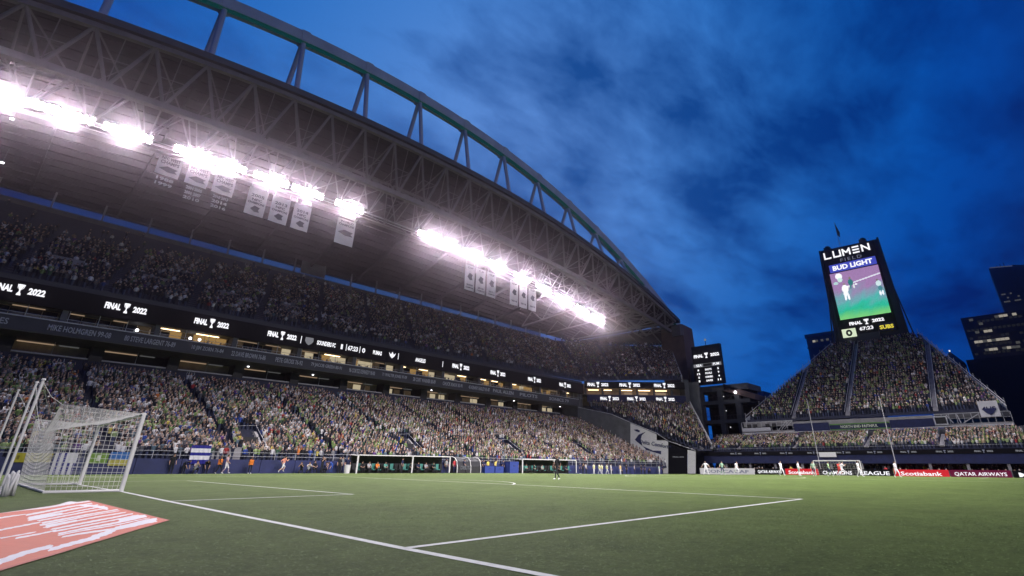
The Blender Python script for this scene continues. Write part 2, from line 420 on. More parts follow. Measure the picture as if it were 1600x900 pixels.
SHIRTS = np.array([(.012, .014, .03), (.02, .02, .022), (.10, .10, .11), (.22, .22, .23), (.66, .65, .64), (.19, .28, .09), (.30, .40, .17), (.04, .09, .05), (.03, .07, .30), (.33, .035, .035), (.12, .05, .20), (.34, .26, .17), (.08, .12, .15), (.55, .45, .08), (.58, .17, .03)])
SHIRT_N = ['navy', 'black', 'dark grey', 'light grey', 'white', 'green', 'lime green', 'dark green', 'blue', 'red', 'purple', 'tan', 'slate', 'yellow', 'orange']
SHIRT_P = np.array([.17, .17, .09, .10, .16, .085, .045, .06, .035, .02, .02, .02, .07, .006, .004]); SHIRT_P /= SHIRT_P.sum()
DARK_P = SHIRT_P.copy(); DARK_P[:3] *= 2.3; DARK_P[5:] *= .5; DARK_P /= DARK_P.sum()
HAIR = np.array([(.02, .014, .01), (.05, .03, .018), (.10, .06, .03), (.30, .21, .10), (.25, .24, .23), (.02, .03, .08), (.5, .5, .5)])
SKIN = np.array([(.54, .37, .29), (.47, .31, .23), (.40, .26, .19), (.30, .17, .10), (.14, .08, .05)]); SKIN_P = [.38, .27, .17, .1, .08]
def person_colors(n, shirts=None):
    si = rng.choice(len(SHIRTS), n, p=SHIRT_P if shirts is None else shirts); sh = SHIRTS[si]*(0.55+0.5*rng.random((n, 1)))
    hi = rng.choice(len(HAIR), n, p=[.28, .25, .18, .1, .05, .09, .05]); sk = SKIN[rng.choice(len(SKIN), n, p=SKIN_P)]*(0.7+0.3*rng.random((n, 1)))
    tr = np.array([(.02, .025, .05)])*(0.5+2*rng.random((n, 1)))
    arm = np.where(rng.random((n, 1)) < 0.3, sk, sh)
    return si, hi, np.stack([tr, sh, sk, HAIR[hi], arm], 1)
def crowd_mesh(name, pos, face, shirts=None, praise=0.22):
    n = len(pos); si, hi, colr = person_colors(n, shirts)
    pick = rng.choice(3, n, p=[1-praise-0.25, praise, 0.25]); sc = 0.86+0.14*rng.random(n); face = face+(rng.random(n)-0.5)*0.7
    VV = []; FF = []; CC = []; off = 0
    for k in range(3):
        idx = np.where(pick == k)[0]
        if not len(idx): continue
        tv, tf, tp = TEMPL[k]
        c, s = np.cos(face[idx])[:, None], np.sin(face[idx])[:, None]
        x = tv[None, :, 0]*sc[idx][:, None]; y = tv[None, :, 1]*sc[idx][:, None]; z = tv[None, :, 2]*sc[idx][:, None]
        lean = (rng.random((len(idx), 1))-0.5)*0.14
        v = np.stack([pos[idx][:, 0:1]+x*c-(y+lean*z)*s, pos[idx][:, 1:2]+x*s+(y+lean*z)*c, pos[idx][:, 2:3]+z], -1)
        f = tf[None]+(np.arange(len(idx))*len(tv))[:, None, None]+off
        VV.append(v.reshape(-1, 3)); FF.append(f.reshape(-1, 4)); CC.append(colr[idx][:, tp].reshape(-1, 3)); off += len(idx)*len(tv)
    return bulk_mesh(name, np.concatenate(VV), np.concatenate(FF), 'crowd_mix', np.concatenate(CC))
def seats(front, back, rows, occ, pitch=0.56, aisles=None, r0=0):
    """spectator standing points on a terrace; occ(u, row_fraction) gives the chance that a place is taken"""
    front = np.array(front, float); back = np.array(back, float); pts = []; fa = []; rw = []
    for i in range(r0, rows):
        f = (i+0.35)/rows; line = front+(back-front)*f; line[:, 2] = front[:, 2]+(back[:, 2]-front[:, 2])*(i+1)/rows
        seg = np.linalg.norm(np.diff(line[:, :2], axis=0), axis=1); cum = np.concatenate([[0], np.cumsum(seg)]); L = cum[-1]
        s = np.arange(0.3, L-0.2, pitch)+(rng.random(len(np.arange(0.3, L-0.2, pitch)))-.5)*0.2
        u = s/L
        ok = rng.random(len(s)) < occ(u, i/rows)
        if aisles is not None:
            fr = front[0]+(front[-1]-front[0])*0
            for a_ in aisles: ok &= np.abs(u-a_)*L > 0.52
        s = s[ok]
        p = np.stack([np.interp(s, cum, line[:, k]) for k in range(3)], 1)
        d = np.stack([np.interp(s, cum, (front-back)[:, k]) for k in range(2)], 1)
        pts.append(p); fa.append(np.arctan2(d[:, 1], d[:, 0])); rw.append(np.full(len(s), i))
    return np.concatenate(pts), np.concatenate(fa), np.concatenate(rw)
def px_of(P):
    d = np.asarray(P, float)-CAM; z = d@Fv
    return np.stack([842.3+792.5*(d@Rv)/z, 383.4-792.5*(d@Uv)/z], -1), z

# ---- west lower stand
LX0, LX1 = -34.0, 116.0
wl_front = [(LX0, 40.0, 0.95), (LX1, 40.0, 0.75)]
wl_back = [(LX0, 63.0, 13.25), (103.5, 63.0, 13.4)]
WL_ROWS = 36
wls = thing('lower_stand', 'long lower seating bowl of the far side stand rising behind the blue perimeter wall', 'stand', (40, 40, 0))
obj('terrace', terrace_mesh('terrace', wl_front, wl_back, WL_ROWS, ['seat_blue']), wls)
WL_AISLES = [(k*11.9+5.0)/150.0 for k in range(13)]
def wl_point(u, f): 
    a = np.array(wl_front[0])+(np.array(wl_front[1])-np.array(wl_front[0]))*u; c = np.array(wl_back[0])+(np.array(wl_back[1])-np.array(wl_back[0]))*u
    return a+(c-a)*f

for u in WL_AISLES:
    mb = MB()
    for i in range(WL_ROWS):
        p = wl_point(u, i/WL_ROWS); q = wl_point(u, (i+1)/WL_ROWS); h = q[2]-p[2]
        mb.box(p[0]-0.55, p[1]-0.02, p[2]+h*0.5, p[0]+0.55, p[1]+(q[1]-p[1])*0.5, p[2]+h*0.5+0.02)
        mb.box(p[0]-0.55, p[1]+(q[1]-p[1])*0.5, p[2]+h, p[0]+0.55, q[1], p[2]+h+0.02)
    mb.build('aisle_stair', 'aisle', wls)
# vomitories: openings with sloping concrete cheek walls
VOMS = [-11.0, 19.6, 42.5, 64.5, 86.0]
vom_boxes = []
for x in VOMS:
    MB().prism([(x+2.2, 41.6, 1.0), (x+2.2, 46.8, 1.0), (x+2.2, 46.8, 4.75), (x+2.2, 46.0, 4.75), (x+2.2, 41.6, 2.2)], (0.3, 0, 0)).prism([(x-.28, 44.0, 1.0), (x-.28, 46.8, 1.0), (x-.28, 46.8, 4.5), (x-.28, 46.0, 4.5), (x-.28, 44.0, 3.4)], (0.28, 0, 0)).build('tunnel_wall', 'concrete', wls)
    MB().box(x, 44.2, 1.0, x+2.2, 46.8, 4.0).build('tunnel_shade', 'black_metal', wls)  # solid black box stands in for the shade inside the opening
    MB().box(x-2.8, 41.4, 0.9, x+.6, 41.65, 2.75).build('tunnel_parapet', 'concrete', wls)
    MB().tube([(x+2.35, 41.6, 2.3), (x+2.35, 41.6, 3.0), (x+2.35, 46.2, 5.5), (x-.1, 46.2, 5.3)], 0.025, 5).build('guard_rail', 'rail_metal', wls)
    vom_boxes.append((x-0.2, x+2.6))
pos, fac, rowi = seats(wl_front, wl_back, WL_ROWS, lambda u, f: np.full(len(u), 0.975)*(f < 0.79), aisles=WL_AISLES, pitch=0.5)
ok = np.ones(len(pos), bool)
for a0, a1 in vom_boxes: ok &= ~((pos[:, 0] > a0) & (pos[:, 0] < a1) & (pos[:, 1] < 46.9) & (pos[:, 1] > 41.7))
pos, fac, rowi = pos[ok], fac[ok], rowi[ok]
pp, zz = px_of(pos+np.array((0, 0, 1.3)))
vis = (zz > 0) & (pp[:, 0] > 4) & (pp[:, 0] < 1596) & (rowi < 14)
order = np.where(vis)[0][np.argsort(np.linalg.norm(pos[vis]-CAM, axis=1))]
IND = order[:300]
rest = np.ones(len(pos), bool); rest[IND] = False
o = obj('crowd', crowd_mesh('crowd', pos[rest], fac[rest])); prop(o, 'packed crowd of fans filling the lower bowl above the dugouts and blue wall', 'crowd', kind='stuff')
# 300 nearest spectators are objects of their own: 45 body meshes shared between them
VAR = []
for si in range(len(SHIRTS)):
    for k in range(3):
        tv, tf, tp = TEMPL[k]; _, hi, c = person_colors(1)
        hi = int(hi[0]); c[0, 1] = SHIRTS[si]; c[0, 4] = c[0, 2] if k != 0 else SHIRTS[si]
        VAR.append((bulk_mesh('person', tv, tf, 'crowd_mix', c[0][tp]), si, k, hi))
HAIRN = ['black hair', 'dark brown hair', 'brown hair', 'fair hair', 'grey hair', 'a navy cap', 'a pale cap']
POSEN = ['arms down', 'both arms raised', 'hands clapping in front']
ROWN = ['front', 'second', 'third', 'fourth', 'fifth', 'sixth', 'seventh', 'eighth', 'ninth', 'tenth', 'eleventh', 'twelfth', 'thirteenth', 'fourteenth']
def zone(x):
    for lim, s in ((1.2, 'beside the white net poles'), (4.4, 'above the yellow banner behind the net'), (6.2, 'above the upright striped flag'), (9.0, 'above the green and blue banners'), (12.8, 'left of the blue white flag'), (16.3, 'above the blue white flag'), (19.2, 'just left of the first tunnel'), (24.0, 'just right of the first tunnel'), (31, 'left of the near dugout')):
        if x < lim: return s
    return 'above the near dugout'
seen = set()
for i in IND:
    for tries in range(60):
        m, si, k, hi = VAR[rng.choice(len(SHIRTS), p=SHIRT_P if tries < 8 else None)*3+rng.choice(3, p=[.55, .2, .25])]
        lab = 'fan in %s, %s, %s row, %s' % (SHIRT_N[si], ['arms down', 'arms up', 'clapping'][k], ROWN[rowi[i]], zone(pos[i][0]))
        if lab not in seen: break
    seen.add(lab)
    o = obj('person', m); o.location = pos[i]; o.rotation_euler = (0, 0, fac[i]+(rng.random()-.5)*0.7); s = 0.87+0.13*rng.random(); o.scale = (s, s, s)
    prop(o, lab, 'person', 'spectators in the nearest rows of the lower stand')

# ---- west upper stand
UP_ROWS = 40
wu_front = [(LX0-4, 58.9, 21.0), (106.5, 58.9, 21.9)]
wu_back = [(LX0-4, 92.6, 41.7), (134.0, 92.6, 41.9)]
wus = thing('upper_stand', 'steep dim upper deck of seats under the great roof above the black display band', 'stand', (40, 59, 0))
obj('terrace', terrace_mesh('terrace', wu_front, wu_back, UP_ROWS, ['seat_blue']), wus)
def up_pt(u, f):
    a = np.array(wu_front[0])+(np.array(wu_front[1])-np.array(wu_front[0]))*u; c = np.array(wu_back[0])+(np.array(wu_back[1])-np.array(wu_back[0]))*u
    return a+(c-a)*f
UP_AISLES = [(k+0.4)/15.0 for k in range(15)]
for u in UP_AISLES:
    mb = MB()
    for i in range(UP_ROWS):
        p = up_pt(u, i/UP_ROWS); q = up_pt(u, (i+1)/UP_ROWS); h = q[2]-p[2]
        mb.box(p[0]-0.6, p[1]-0.02, p[2]+h*.5, p[0]+0.6, p[1]+(q[1]-p[1])*.5, p[2]+h*.5+.02); mb.box(p[0]-.6, p[1]+(q[1]-p[1])*.5, p[2]+h, p[0]+.6, q[1], p[2]+h+.02)
    mb.build('aisle_stair', 'aisle', wus)
# cross aisle parapets with stair openings
for u0 in np.linspace(0.0, 0.985, 30):
    p = up_pt(u0+0.004, 0.20); q = up_pt(u0+0.026, 0.20)
    if round(u0*29) % 2: MB().box(p[0], p[1], p[2]+0.2, q[0], p[1]+0.25, p[2]+1.75).build('cross_aisle_wall', 'concrete', wus)
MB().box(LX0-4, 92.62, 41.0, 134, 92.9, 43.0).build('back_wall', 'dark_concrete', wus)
MB().box(LX0-4, 58.72, 20.6, 106.5, 58.9, 21.75).build('parapet', 'fascia_grey', wus)
fill = lambda u, f: np.clip(np.where(f > 0.22, 0.76, 0.86)-np.clip((f-np.minimum(.22+.85*u, .9))*4.0, 0, 1)*0.74, 0.012, 1)*np.where(f > .93, 0.0, 1)*np.where(np.abs(f-0.205) < 0.014, 0, 1)
UP, UF, _ = seats(wu_front, wu_back, UP_ROWS, fill, aisles=UP_AISLES, pitch=0.6)
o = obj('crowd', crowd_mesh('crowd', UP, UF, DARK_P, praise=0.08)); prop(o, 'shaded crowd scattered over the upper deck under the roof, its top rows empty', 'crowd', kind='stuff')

# ---- north-west corner: upper deck and fan-shaped lower block
cu_front = [(106.5, 58.9, 21.9), (116.2, 49.4, 22.3), (126.0, 39.6, 22.6)]
cu_back = [(134.0, 92.6, 42.6), (147.0, 77.0, 40.6), (157.0, 58.6, 39.2)]
cus = thing('corner_upper_stand', 'corner upper deck of seats turning towards the brown roof pylon', 'stand', (116, 49, 0))
obj('terrace', terrace_mesh('terrace', cu_front, cu_back, UP_ROWS, ['seat_blue']), cus)
CA = [0.03, 0.36, 0.68]
for u in CA+[0.985]:
    j = u*2; k = min(int(j), 1); fr = j-k; a = np.array(cu_front[k])*(1-fr)+np.array(cu_front[k+1])*fr; c = np.array(cu_back[k])*(1-fr)+np.array(cu_back[k+1])*fr
    mb = MB(); d = np.array((0.7, -0.7, 0))*0.6
    for i in range(UP_ROWS):
        p = a+(c-a)*i/UP_ROWS; q = a+(c-a)*(i+1)/UP_ROWS; up = np.array((0, 0, q[2]-p[2]+0.02)); q0 = q.copy(); q0[2] = p[2]
        mb.face(p-d+up, p+d+up, q0+d+up, q0-d+up); mb.face(p-d, p+d, p+d+up, p-d+up)
    mb.build('aisle_stair', 'aisle', cus)
P0 = np.array(cu_front[2]); P1 = np.array(cu_back[2])
MB().beam(P0+(0.1, -0.1, 0.9), P1+(0.1, -0.1, 0.9), 0.12).beam(P0+(0.1, -0.1, 0.2), P1+(0.1, -0.1, 0.2), 0.2, 1.6).build('side_rail', 'rail_metal', cus)
cp, cf, _ = seats(cu_front, cu_back, UP_ROWS, lambda u, f: np.where(f > 0.86, 0.35, 0.88)*np.where(np.abs(f-0.205) < 0.014, 0, 1), aisles=CA, pitch=0.6)
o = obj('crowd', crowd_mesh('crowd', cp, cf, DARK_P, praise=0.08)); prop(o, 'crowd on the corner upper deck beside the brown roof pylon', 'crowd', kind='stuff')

cl_front = [(118.3, 33.5, 4.5), (119.6, 32.4, 4.5), (121.0, 31.0, 4.5)]
cl_back = [(106.0, 57.0, 15.2), (117.0, 47.6, 15.4), (127.0, 38.6, 15.6)]
cls = thing('corner_lower_stand', 'fan shaped corner block of seats above the white advertising wall', 'stand', (116, 42, 0))
obj('terrace', terrace_mesh('terrace', cl_front, cl_back, 28, ['seat_blue']), cls)
for u in (0.42, 0.985):
    j = u*2; k = min(int(j), 1); fr = j-k; a = np.array(cl_front[k])*(1-fr)+np.array(cl_front[k+1])*fr; c = np.array(cl_back[k])*(1-fr)+np.array(cl_back[k+1])*fr
    MB().beam(a+(0, 0, .35), c+(0, 0, .35), 0.7, 0.5).build('aisle_stair', 'aisle', cls)
MB().beam(np.array(cl_front[2])+(0, 0, 1.2), np.array(cl_back[2])+(0, 0, 1.2), 0.12, 1.0).build('side_rail', 'rail_metal', cls)
lp, lf, _ = seats(cl_front, cl_back, 28, lambda u, f: np.full(len(u), 0.9), aisles=[0.42], pitch=0.56)
o = obj('crowd', crowd_mesh('crowd', lp, lf, praise=0.15)); prop(o, 'crowd in the corner block between the white advertising wall and the scoreboard', 'crowd', kind='stuff')

# ---- north lower stand
nl_front = [(121.2, 33.0, 4.1), (121.2, -36.0, 4.1)]
nl_back = [(129.4, 33.0, 6.9), (129.4, -36.0, 6.9)]
nls = thing('end_lower_stand', 'low bank of seats at the far end above the navy wall', 'stand', (121, 0, 0))
obj('terrace', terrace_mesh('terrace', nl_front, nl_back, 10, ['seat_blue']), nls)
MB().box(129.45, -36, 4.0, 129.7, 33, 8.3).build('back_wall', 'dark_concrete', nls)
NA = [0.12, 0.3, 0.5, 0.68, 0.86]
for u in NA:
    y = 33-69*u; MB().beam((121.3, y, 4.75), (129.2, y, 7.1), 0.7, 0.3).build('aisle_stair', 'aisle', nls)
np_, nf_, _ = seats(nl_front, nl_back, 10, lambda u, f: np.full(len(u), 0.95), aisles=NA, pitch=0.54)
gp = SHIRT_P.copy(); gp[5:8] *= 1.9; gp /= gp.sum()
o = obj('crowd', crowd_mesh('crowd', np_, nf_, gp, praise=0.25)); prop(o, 'crowd in the low far end stand between the navy wall and the platform', 'crowd', kind='stuff')
glowmat('suite_amber', (0.50, 0.30, 0.10), 0.6); glowmat('suite_cream', (0.62, 0.52, 0.34), 0.75); glowmat('suite_red', (0.34, 0.06, 0.05), 0.4); glowmat('suite_dim', (0.12, 0.085, 0.05), 0.35)
# ================================================================== WEST SIDE: wall, suites, displays
wl = thing('perimeter_wall', 'low blue padded wall running along the foot of the far side stand', 'wall', (40, 39, 0))
x = -34.0; k = 0
while x < 110:
    w = 3.9; z = gz(x+2, 39)
    MB().box(x, 38.7, z-0.02, x+w-0.05, 38.95, z+1.42).build('wall_pad', 'blue_pad', wl); x += w; k += 1
MB().box(-34, 38.97, -0.7, 110, 39.9, 0.9).build('wall_core', 'dark_concrete', wl)
rl = thing('wall_rail', 'thin metal handrail standing on top of the blue wall', 'railing', (40, 39.2, 1.3))
MB().tube([(-34, 39.2, 2.25), (110, 39.2, 2.0)], 0.024, 6).build('top_rail', 'rail_metal', rl)
MB().tube([(-34, 39.2, 1.85), (110, 39.2, 1.6)], 0.025, 6).build('mid_rail', 'rail_metal', rl)
pm = MB().tube([(0, 0, 0), (0, 0, 1.05)], 0.03, 6).mesh('rail_post', 'rail_metal')
for x in np.arange(-33, 110, 2.4): obj('rail_post', pm, rl, loc=(x, 39.2, 1.2-0.0018*(x+33))).matrix_parent_inverse = rl.matrix_world.inverted() if False else Matrix.Translation(-rl.location)

# suite tier: two rows of glazed boxes, a grey name fascia between
su = thing('suite_tier', 'two dark tiers of suites with a grey fascia of retired names between them', 'suite tier', (40, 58, 13))
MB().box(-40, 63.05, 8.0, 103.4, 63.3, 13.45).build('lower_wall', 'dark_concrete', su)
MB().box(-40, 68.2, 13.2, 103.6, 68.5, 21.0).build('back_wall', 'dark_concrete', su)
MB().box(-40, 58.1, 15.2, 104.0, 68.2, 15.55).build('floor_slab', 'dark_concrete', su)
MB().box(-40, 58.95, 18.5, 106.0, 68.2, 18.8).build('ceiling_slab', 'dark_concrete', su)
MB().box(-40, 58.0, 15.30, 104.0, 58.09, 16.85).build('name_fascia', 'fascia_grey', su)
MB().box(-40, 57.93, 16.85, 104.0, 58.15, 16.98).build('fascia_rail', 'rail_metal', su)
NAMES = [('TOM FLORES', -8.2, -3.4), ('MIKE HOLMGREN 99-08', 0.07, 6.2), ('80 STEVE LARGENT 76-89', 7.64, 13.4), ('10 JIM ZORN 76-84', 15.4, 19.5), ('22 DAVE BROWN 76-86', 20.6, 25.5), ('PETE GROSS 76-92', 27.0, 31.3), ('79 JACOB GREEN 80-91', 32.7, 38.1), ('96 CORTEZ KENNEDY 90-00', 39.5, 44.5), ('71 WALTER JONES 97-09', 46.0, 51.3), ('28 CURT WARNER 83-89', 52.7, 58.0), ('CHUCK KNOX 83-91', 59.8, 64.9), ('45 KENNY EASLEY 81-87', 66.6, 72.6), ('PAUL ALLEN', 73.6, 79.9), ('PILOTS', 82.0, 88.0), ('SONICS 79', 92.3, 99.8)]
for s, a, c in NAMES: text(s, 'sign_grey', ((a+c)/2, 57.985, 16.08), 0, c-a, 0.72, su, bold=0.015)
random.seed(3)
xb = -38.0; i = 0
pane_cache = {}
def pane(kind, w):
    k = (kind, round(w, 2))
    if k not in pane_cache: pane_cache[k] = MB().box(0.04, 0, 0, w-.04, .08, 2.6).mesh('window_pane', kind)
    return pane_cache[k]
while xb < 100:   # upper suites: bays between pillars
    w = 9.8; warm = xb > 14 or (6.5 < xb < 12)
    MB().box(xb-0.35, 58.3, 15.55, xb+0.25, 60.2, 18.5).build('pillar', 'dark_concrete', su)
    MB().box(xb+0.25, 60.75, 15.55, xb+w-0.35, 60.9, 18.5).build('suite_back', 'suite_wall', su)
    n = 6; pw = (w-.9)/n
    for q in range(n):
        x0 = xb+.4+q*pw; r0 = random.random()
        if warm: kind = 'suite_cream' if r0 < .30 else 'suite_amber' if r0 < .58 else 'suite_dim' if r0 < .80 else 'suite_red' if (r0 < .86 and xb > 60) else 'dark_glass'
        else: kind = 'suite_dim' if r0 < .25 else 'dark_glass'
        o = obj('window_pane', pane(kind, pw)); o.location = (x0, 60.62, 15.8); o.parent = su; o.matrix_parent_inverse = Matrix.Translation(-su.location)
        if q % 2 == 0: MB().tube([(x0, 58.5, 16.9), (x0, 58.5, 18.45)], 0.04, 5).build('mullion', 'rail_metal', su)
    for q in range(2):
        x0 = xb+0.5+q*(w-0.9)/2; x1 = x0+(w-0.9)/2-0.5
        kind = 'warm_lamp' if (warm and random.random() < 0.6) else 'warm_strip'
        MB().box(x0, 59.7, 18.36, x0+(x1-x0)*(0.3+0.5*random.random()), 59.95, 18.44).build('ceiling_light', kind, su)
    MB().tube([(xb+.25, 58.5, 17.4), (xb+w-.35, 58.5, 17.4)], 0.03, 5).build('bay_rail', 'rail_metal', su)
    xb += w; i += 1
for x in (9.0, 10.9, 15.4, 16.6):
    s_ = bmesh.new(); bmesh.ops.create_icosphere(s_, subdivisions=2, radius=0.2); me = bpy.data.meshes.new('globe_lamp'); s_.to_mesh(me); s_.free(); me.materials.append(MATS['small_light']); obj('globe_lamp', me, su, loc=None).location = (x, 60.1, 17.7)
xb = -38.0
while xb < 98:    # lower suites: recessed boxes with a white sill
    w = 8.8; gap = 1.4
    MB().box(xb-gap/2, 62.5, 13.25, xb+gap/2, 64.9, 15.2).build('pillar', 'black_metal', su)
    MB().box(xb+gap/2, 62.82, 13.46, xb+w-gap/2, 63.02, 13.66).build('sill', 'rail_metal', su)
    MB().box(xb+gap/2, 65.0, 13.3, xb+w-gap/2, 65.1, 15.2).build('box_back', 'suite_wall' if random.random() < .6 else 'black_metal', su)
    if xb > 40:
        for q in range(3): MB().box(xb+gap/2+.2+q*2.3, 64.85, 13.9, xb+gap/2+1.2+q*2.3+random.random(), 64.98, 14.8).build('window_pane', 'suite_cream' if random.random() < .5 else 'suite_dim', su)
    f0 = random.random()
    MB().box(xb+gap/2+0.2, 64.2, 14.98, xb+w*0.52, 64.5, 15.1).build('soffit_light', 'warm_strip', su)
    MB().box(xb+w*0.56, 64.2, 14.98, xb+w*(0.75+0.1*f0), 64.5, 15.1).build('soffit_light', 'window_dim' if f0 < .5 else 'warm_strip', su)
    MB().tube([(xb+w*0.5, 62.9, 13.46), (xb+w*0.5, 62.9, 15.2)], 0.04, 5).build('mullion', 'rail_metal', su)
    xb += w
MB().box(95, 65.2, 13.2, 113, 65.4, 15.6).build('end_back', 'dark_concrete', su)
for x in (24.5, 35.0, 60.0, 84, 101): MB().box(x, 61.9, 15.05, x+0.25, 62.1, 15.14).build('downlight', 'small_light', su)
# suite guests: a few dark silhouettes
gp_ = []; 
for k in range(260):
    x = 15+random.random()*86; gp_.append((x, 58.9+random.random()*1.3, 15.85))
o = obj('crowd', crowd_mesh('crowd', np.array(gp_), np.full(len(gp_), -math.pi/2), praise=0.05)); prop(o, 'suite guests standing behind the grey fascia of names', 'crowd', kind='stuff')

TRO = [(-.30, .5), (.30, .5), (.27, .28), (.16, .05), (.07, -.05), (.10, -.22), (.22, -.34), (.26, -.5), (-.26, -.5), (-.22, -.34), (-.10, -.22), (-.07, -.05), (-.16, .05), (-.27, .28)]
def trophy_mesh(mat):
    mb = MB(); mb.prism([(x_, y_, 0) for x_, y_ in TRO], (0, 0, 0.02))
    for s in (-1, 1): mb.prism([(s*.30, .46, 0), (s*.44, .5, 0), (s*.36, .16, 0), (s*.2, .02, 0), (s*.3, .2, 0)][::s], (0, 0, 0.02))
    return mb.mesh('trophy_emblem', mat)
TROM = trophy_mesh('led_white'); TROB = trophy_mesh('led_grey')
def place(mesh, name, loc, ang, sx, sy, parent):
    o = obj(name, mesh); o.location = loc; o.rotation_euler = (R(90), 0, ang); o.scale = (sx, sy, 1.0)
    if parent is not None: adopt(o, parent)
    return o
def final2022(x, y, z, ang, w, h, parent, mat='led_white'):
    d = np.array((math.cos(ang), math.sin(ang), 0)); p = np.array((x, y, z))
    text('FINAL', mat, p-d*w*0.315, ang, w*0.37, h, parent, bold=0.05)
    text('2022', mat, p+d*w*0.33, ang, w*0.34, h, parent, bold=0.05)
    place(TROM if mat == 'led_white' else TROB, 'trophy_emblem', p, ang, w*0.17, h*1.6, parent)
rb_ = thing('ribbon_display', 'long black ribbon display with repeated FINAL 2022 lettering along the upper deck', 'display', (40, 58.5, 19.7))
MB().box(-40, 58.05, 18.45, 106.3, 58.7, 21.0).build('display_panel', 'led_black', rb_)
for x in (-24.2, -13.9, -3.56, 6.82, 17.1, 27.3, 64.2, 74.9, 87.0, 98.5): final2022(x, 58.02, 19.9, 0, 4.55, 0.84, rb_)
yb, zb_ = 58.02, 19.8
MB().box(30.3, 58.0, 19.2, 30.4, 58.04, 20.4).build('divider', 'led_white', rb_)
crest = MB(); crest.prism([(-.5, .5, 0), (.5, .5, 0), (.55, 0, 0), (.3, -.4, 0), (0, -.6, 0), (-.3, -.4, 0), (-.55, 0, 0)], (0, 0, .02))
CRM = crest.mesh('club_crest', 'led_dim'); place(CRM, 'club_crest', (31.7, yb, zb_), 0, 1.3, 1.15, rb_)
text('SOUNDERS FC', 'led_white', (34.7, yb, zb_), 0, 3.3, 0.75, rb_, bold=0.035)
text('1', 'led_white', (37.5, yb, zb_), 0, 0.35, 0.85, rb_, bold=0.03); text('67:23', 'led_white', (39.6, yb, zb_), 0, 1.9, 0.85, rb_, bold=0.03); text('0', 'led_white', (41.7, yb, zb_), 0, 0.6, 0.85, rb_, bold=0.03)
for x in (38.3, 40.9, 48.9): MB().box(x, 58.0, 19.25, x+0.09, 58.04, 20.4).build('divider', 'led_white', rb_)
text('PUMAS', 'led_white', (44.5, yb, zb_), 0, 1.8, 0.75, rb_, bold=0.035)
PUM = MB(); PUM.prism([(-.5, .35, 0), (-.3, -.1, 0), (0, -.35, 0), (.3, -.1, 0), (.5, .35, 0), (.2, .1, 0), (0, .45, 0), (-.2, .1, 0)], (0, 0, .02)); place(PUM.mesh('club_crest', 'led_white'), 'club_crest', (47.6, yb, zb_), 0, 1.5, 1.5, rb_)
text('ANGELES', 'led_white', (54.0, yb, zb_), 0, 2.4, 0.75, rb_, bold=0.03); MB().box(59.4, 58.0, 19.25, 59.5, 58.04, 20.4).build('divider', 'led_white', rb_)

# corner suites with two ribbons
A0 = np.array((106.4, 58.4, 0)); A1 = np.array((126.2, 39.2, 0)); cd = (A1-A0)/np.linalg.norm(A1-A0); CANG = math.atan2(cd[1], cd[0]); CL = np.linalg.norm(A1-A0); cn = np.array((cd[1], -cd[0], 0))
if cn@(CAM-A0) < 0: cn = -cn
cs = thing('corner_suites', 'corner suite level with warm lights between two black ribbon displays', 'suite tier', tuple(A0+(0, 0, 17)))
def cbox(name, mat, s0, s1, z0, z1, off, th, parent):
    a = A0+cd*s0+cn*off; b_ = A0+cd*s1+cn*off; n_ = -cn*th
    return MB().hexa([a+(0, 0, z0), b_+(0, 0, z0), b_+n_+(0, 0, z0), a+n_+(0, 0, z0), a+(0, 0, z1), b_+(0, 0, z1), b_+n_+(0, 0, z1), a+n_+(0, 0, z1)]).build(name, mat, parent)
cbox('upper_display', 'led_black', 0.4, CL, 20.1, 21.8, 0.5, 0.5, cs); cbox('lower_display', 'navy_cloth', 1.0, CL, 16.5, 18.3, 0.4, 0.4, cs)
cbox('floor_slab', 'dark_concrete', 0.2, CL, 18.3, 18.45, 0.3, 6, cs); cbox('back_wall', 'suite_wall', 0.2, CL, 16.0, 21.8, -4, 0.3, cs)
cbox('end_wall', 'dark_concrete', CL, CL+1.2, 4.0, 22.6, 0.3, 9, cs)
for s in (0.6, 5.2, 9.9, 14.6, 19.2, 24): cbox('pillar', 'dark_concrete', s, s+0.5, 18.45, 20.1, -0.5, 0.6, cs)
for s0, s1 in ((1.8, 4.6), (6, 8.2), (11, 13.8), (15.6, 18.8), (20, 23.4)): cbox('ceiling_light', 'warm_lamp', s0, s1, 19.86, 19.98, -2.2, 0.4, cs)
for s0, s1 in ((12, 14.2), (16, 18.6), (20.3, 23.6)): cbox('lit_bar', 'warm_strip', s0, s1, 18.8, 19.6, -3.85, 0.1, cs)
for s in (4.0, 12.6, 22.0):
    p = A0+cd*s+cn*0.53; final2022(p[0], p[1], 20.95, CANG, 5.6, 0.85, cs)
for s in (7.0, 14.2, 22.0):
    p = A0+cd*s+cn*0.43; final2022(p[0], p[1], 17.4, CANG, 5.0, 0.8, cs)
cbox('under_rail', 'rail_metal', 6, CL, 15.9, 16.02, 0.3, 0.1, cs)
for s in (2.0, 7.2, 9.5, 20.0): cbox('bracket', 'rail_metal', s, s+0.25, 15.0, 16.5, 0.3, 0.2, cs)

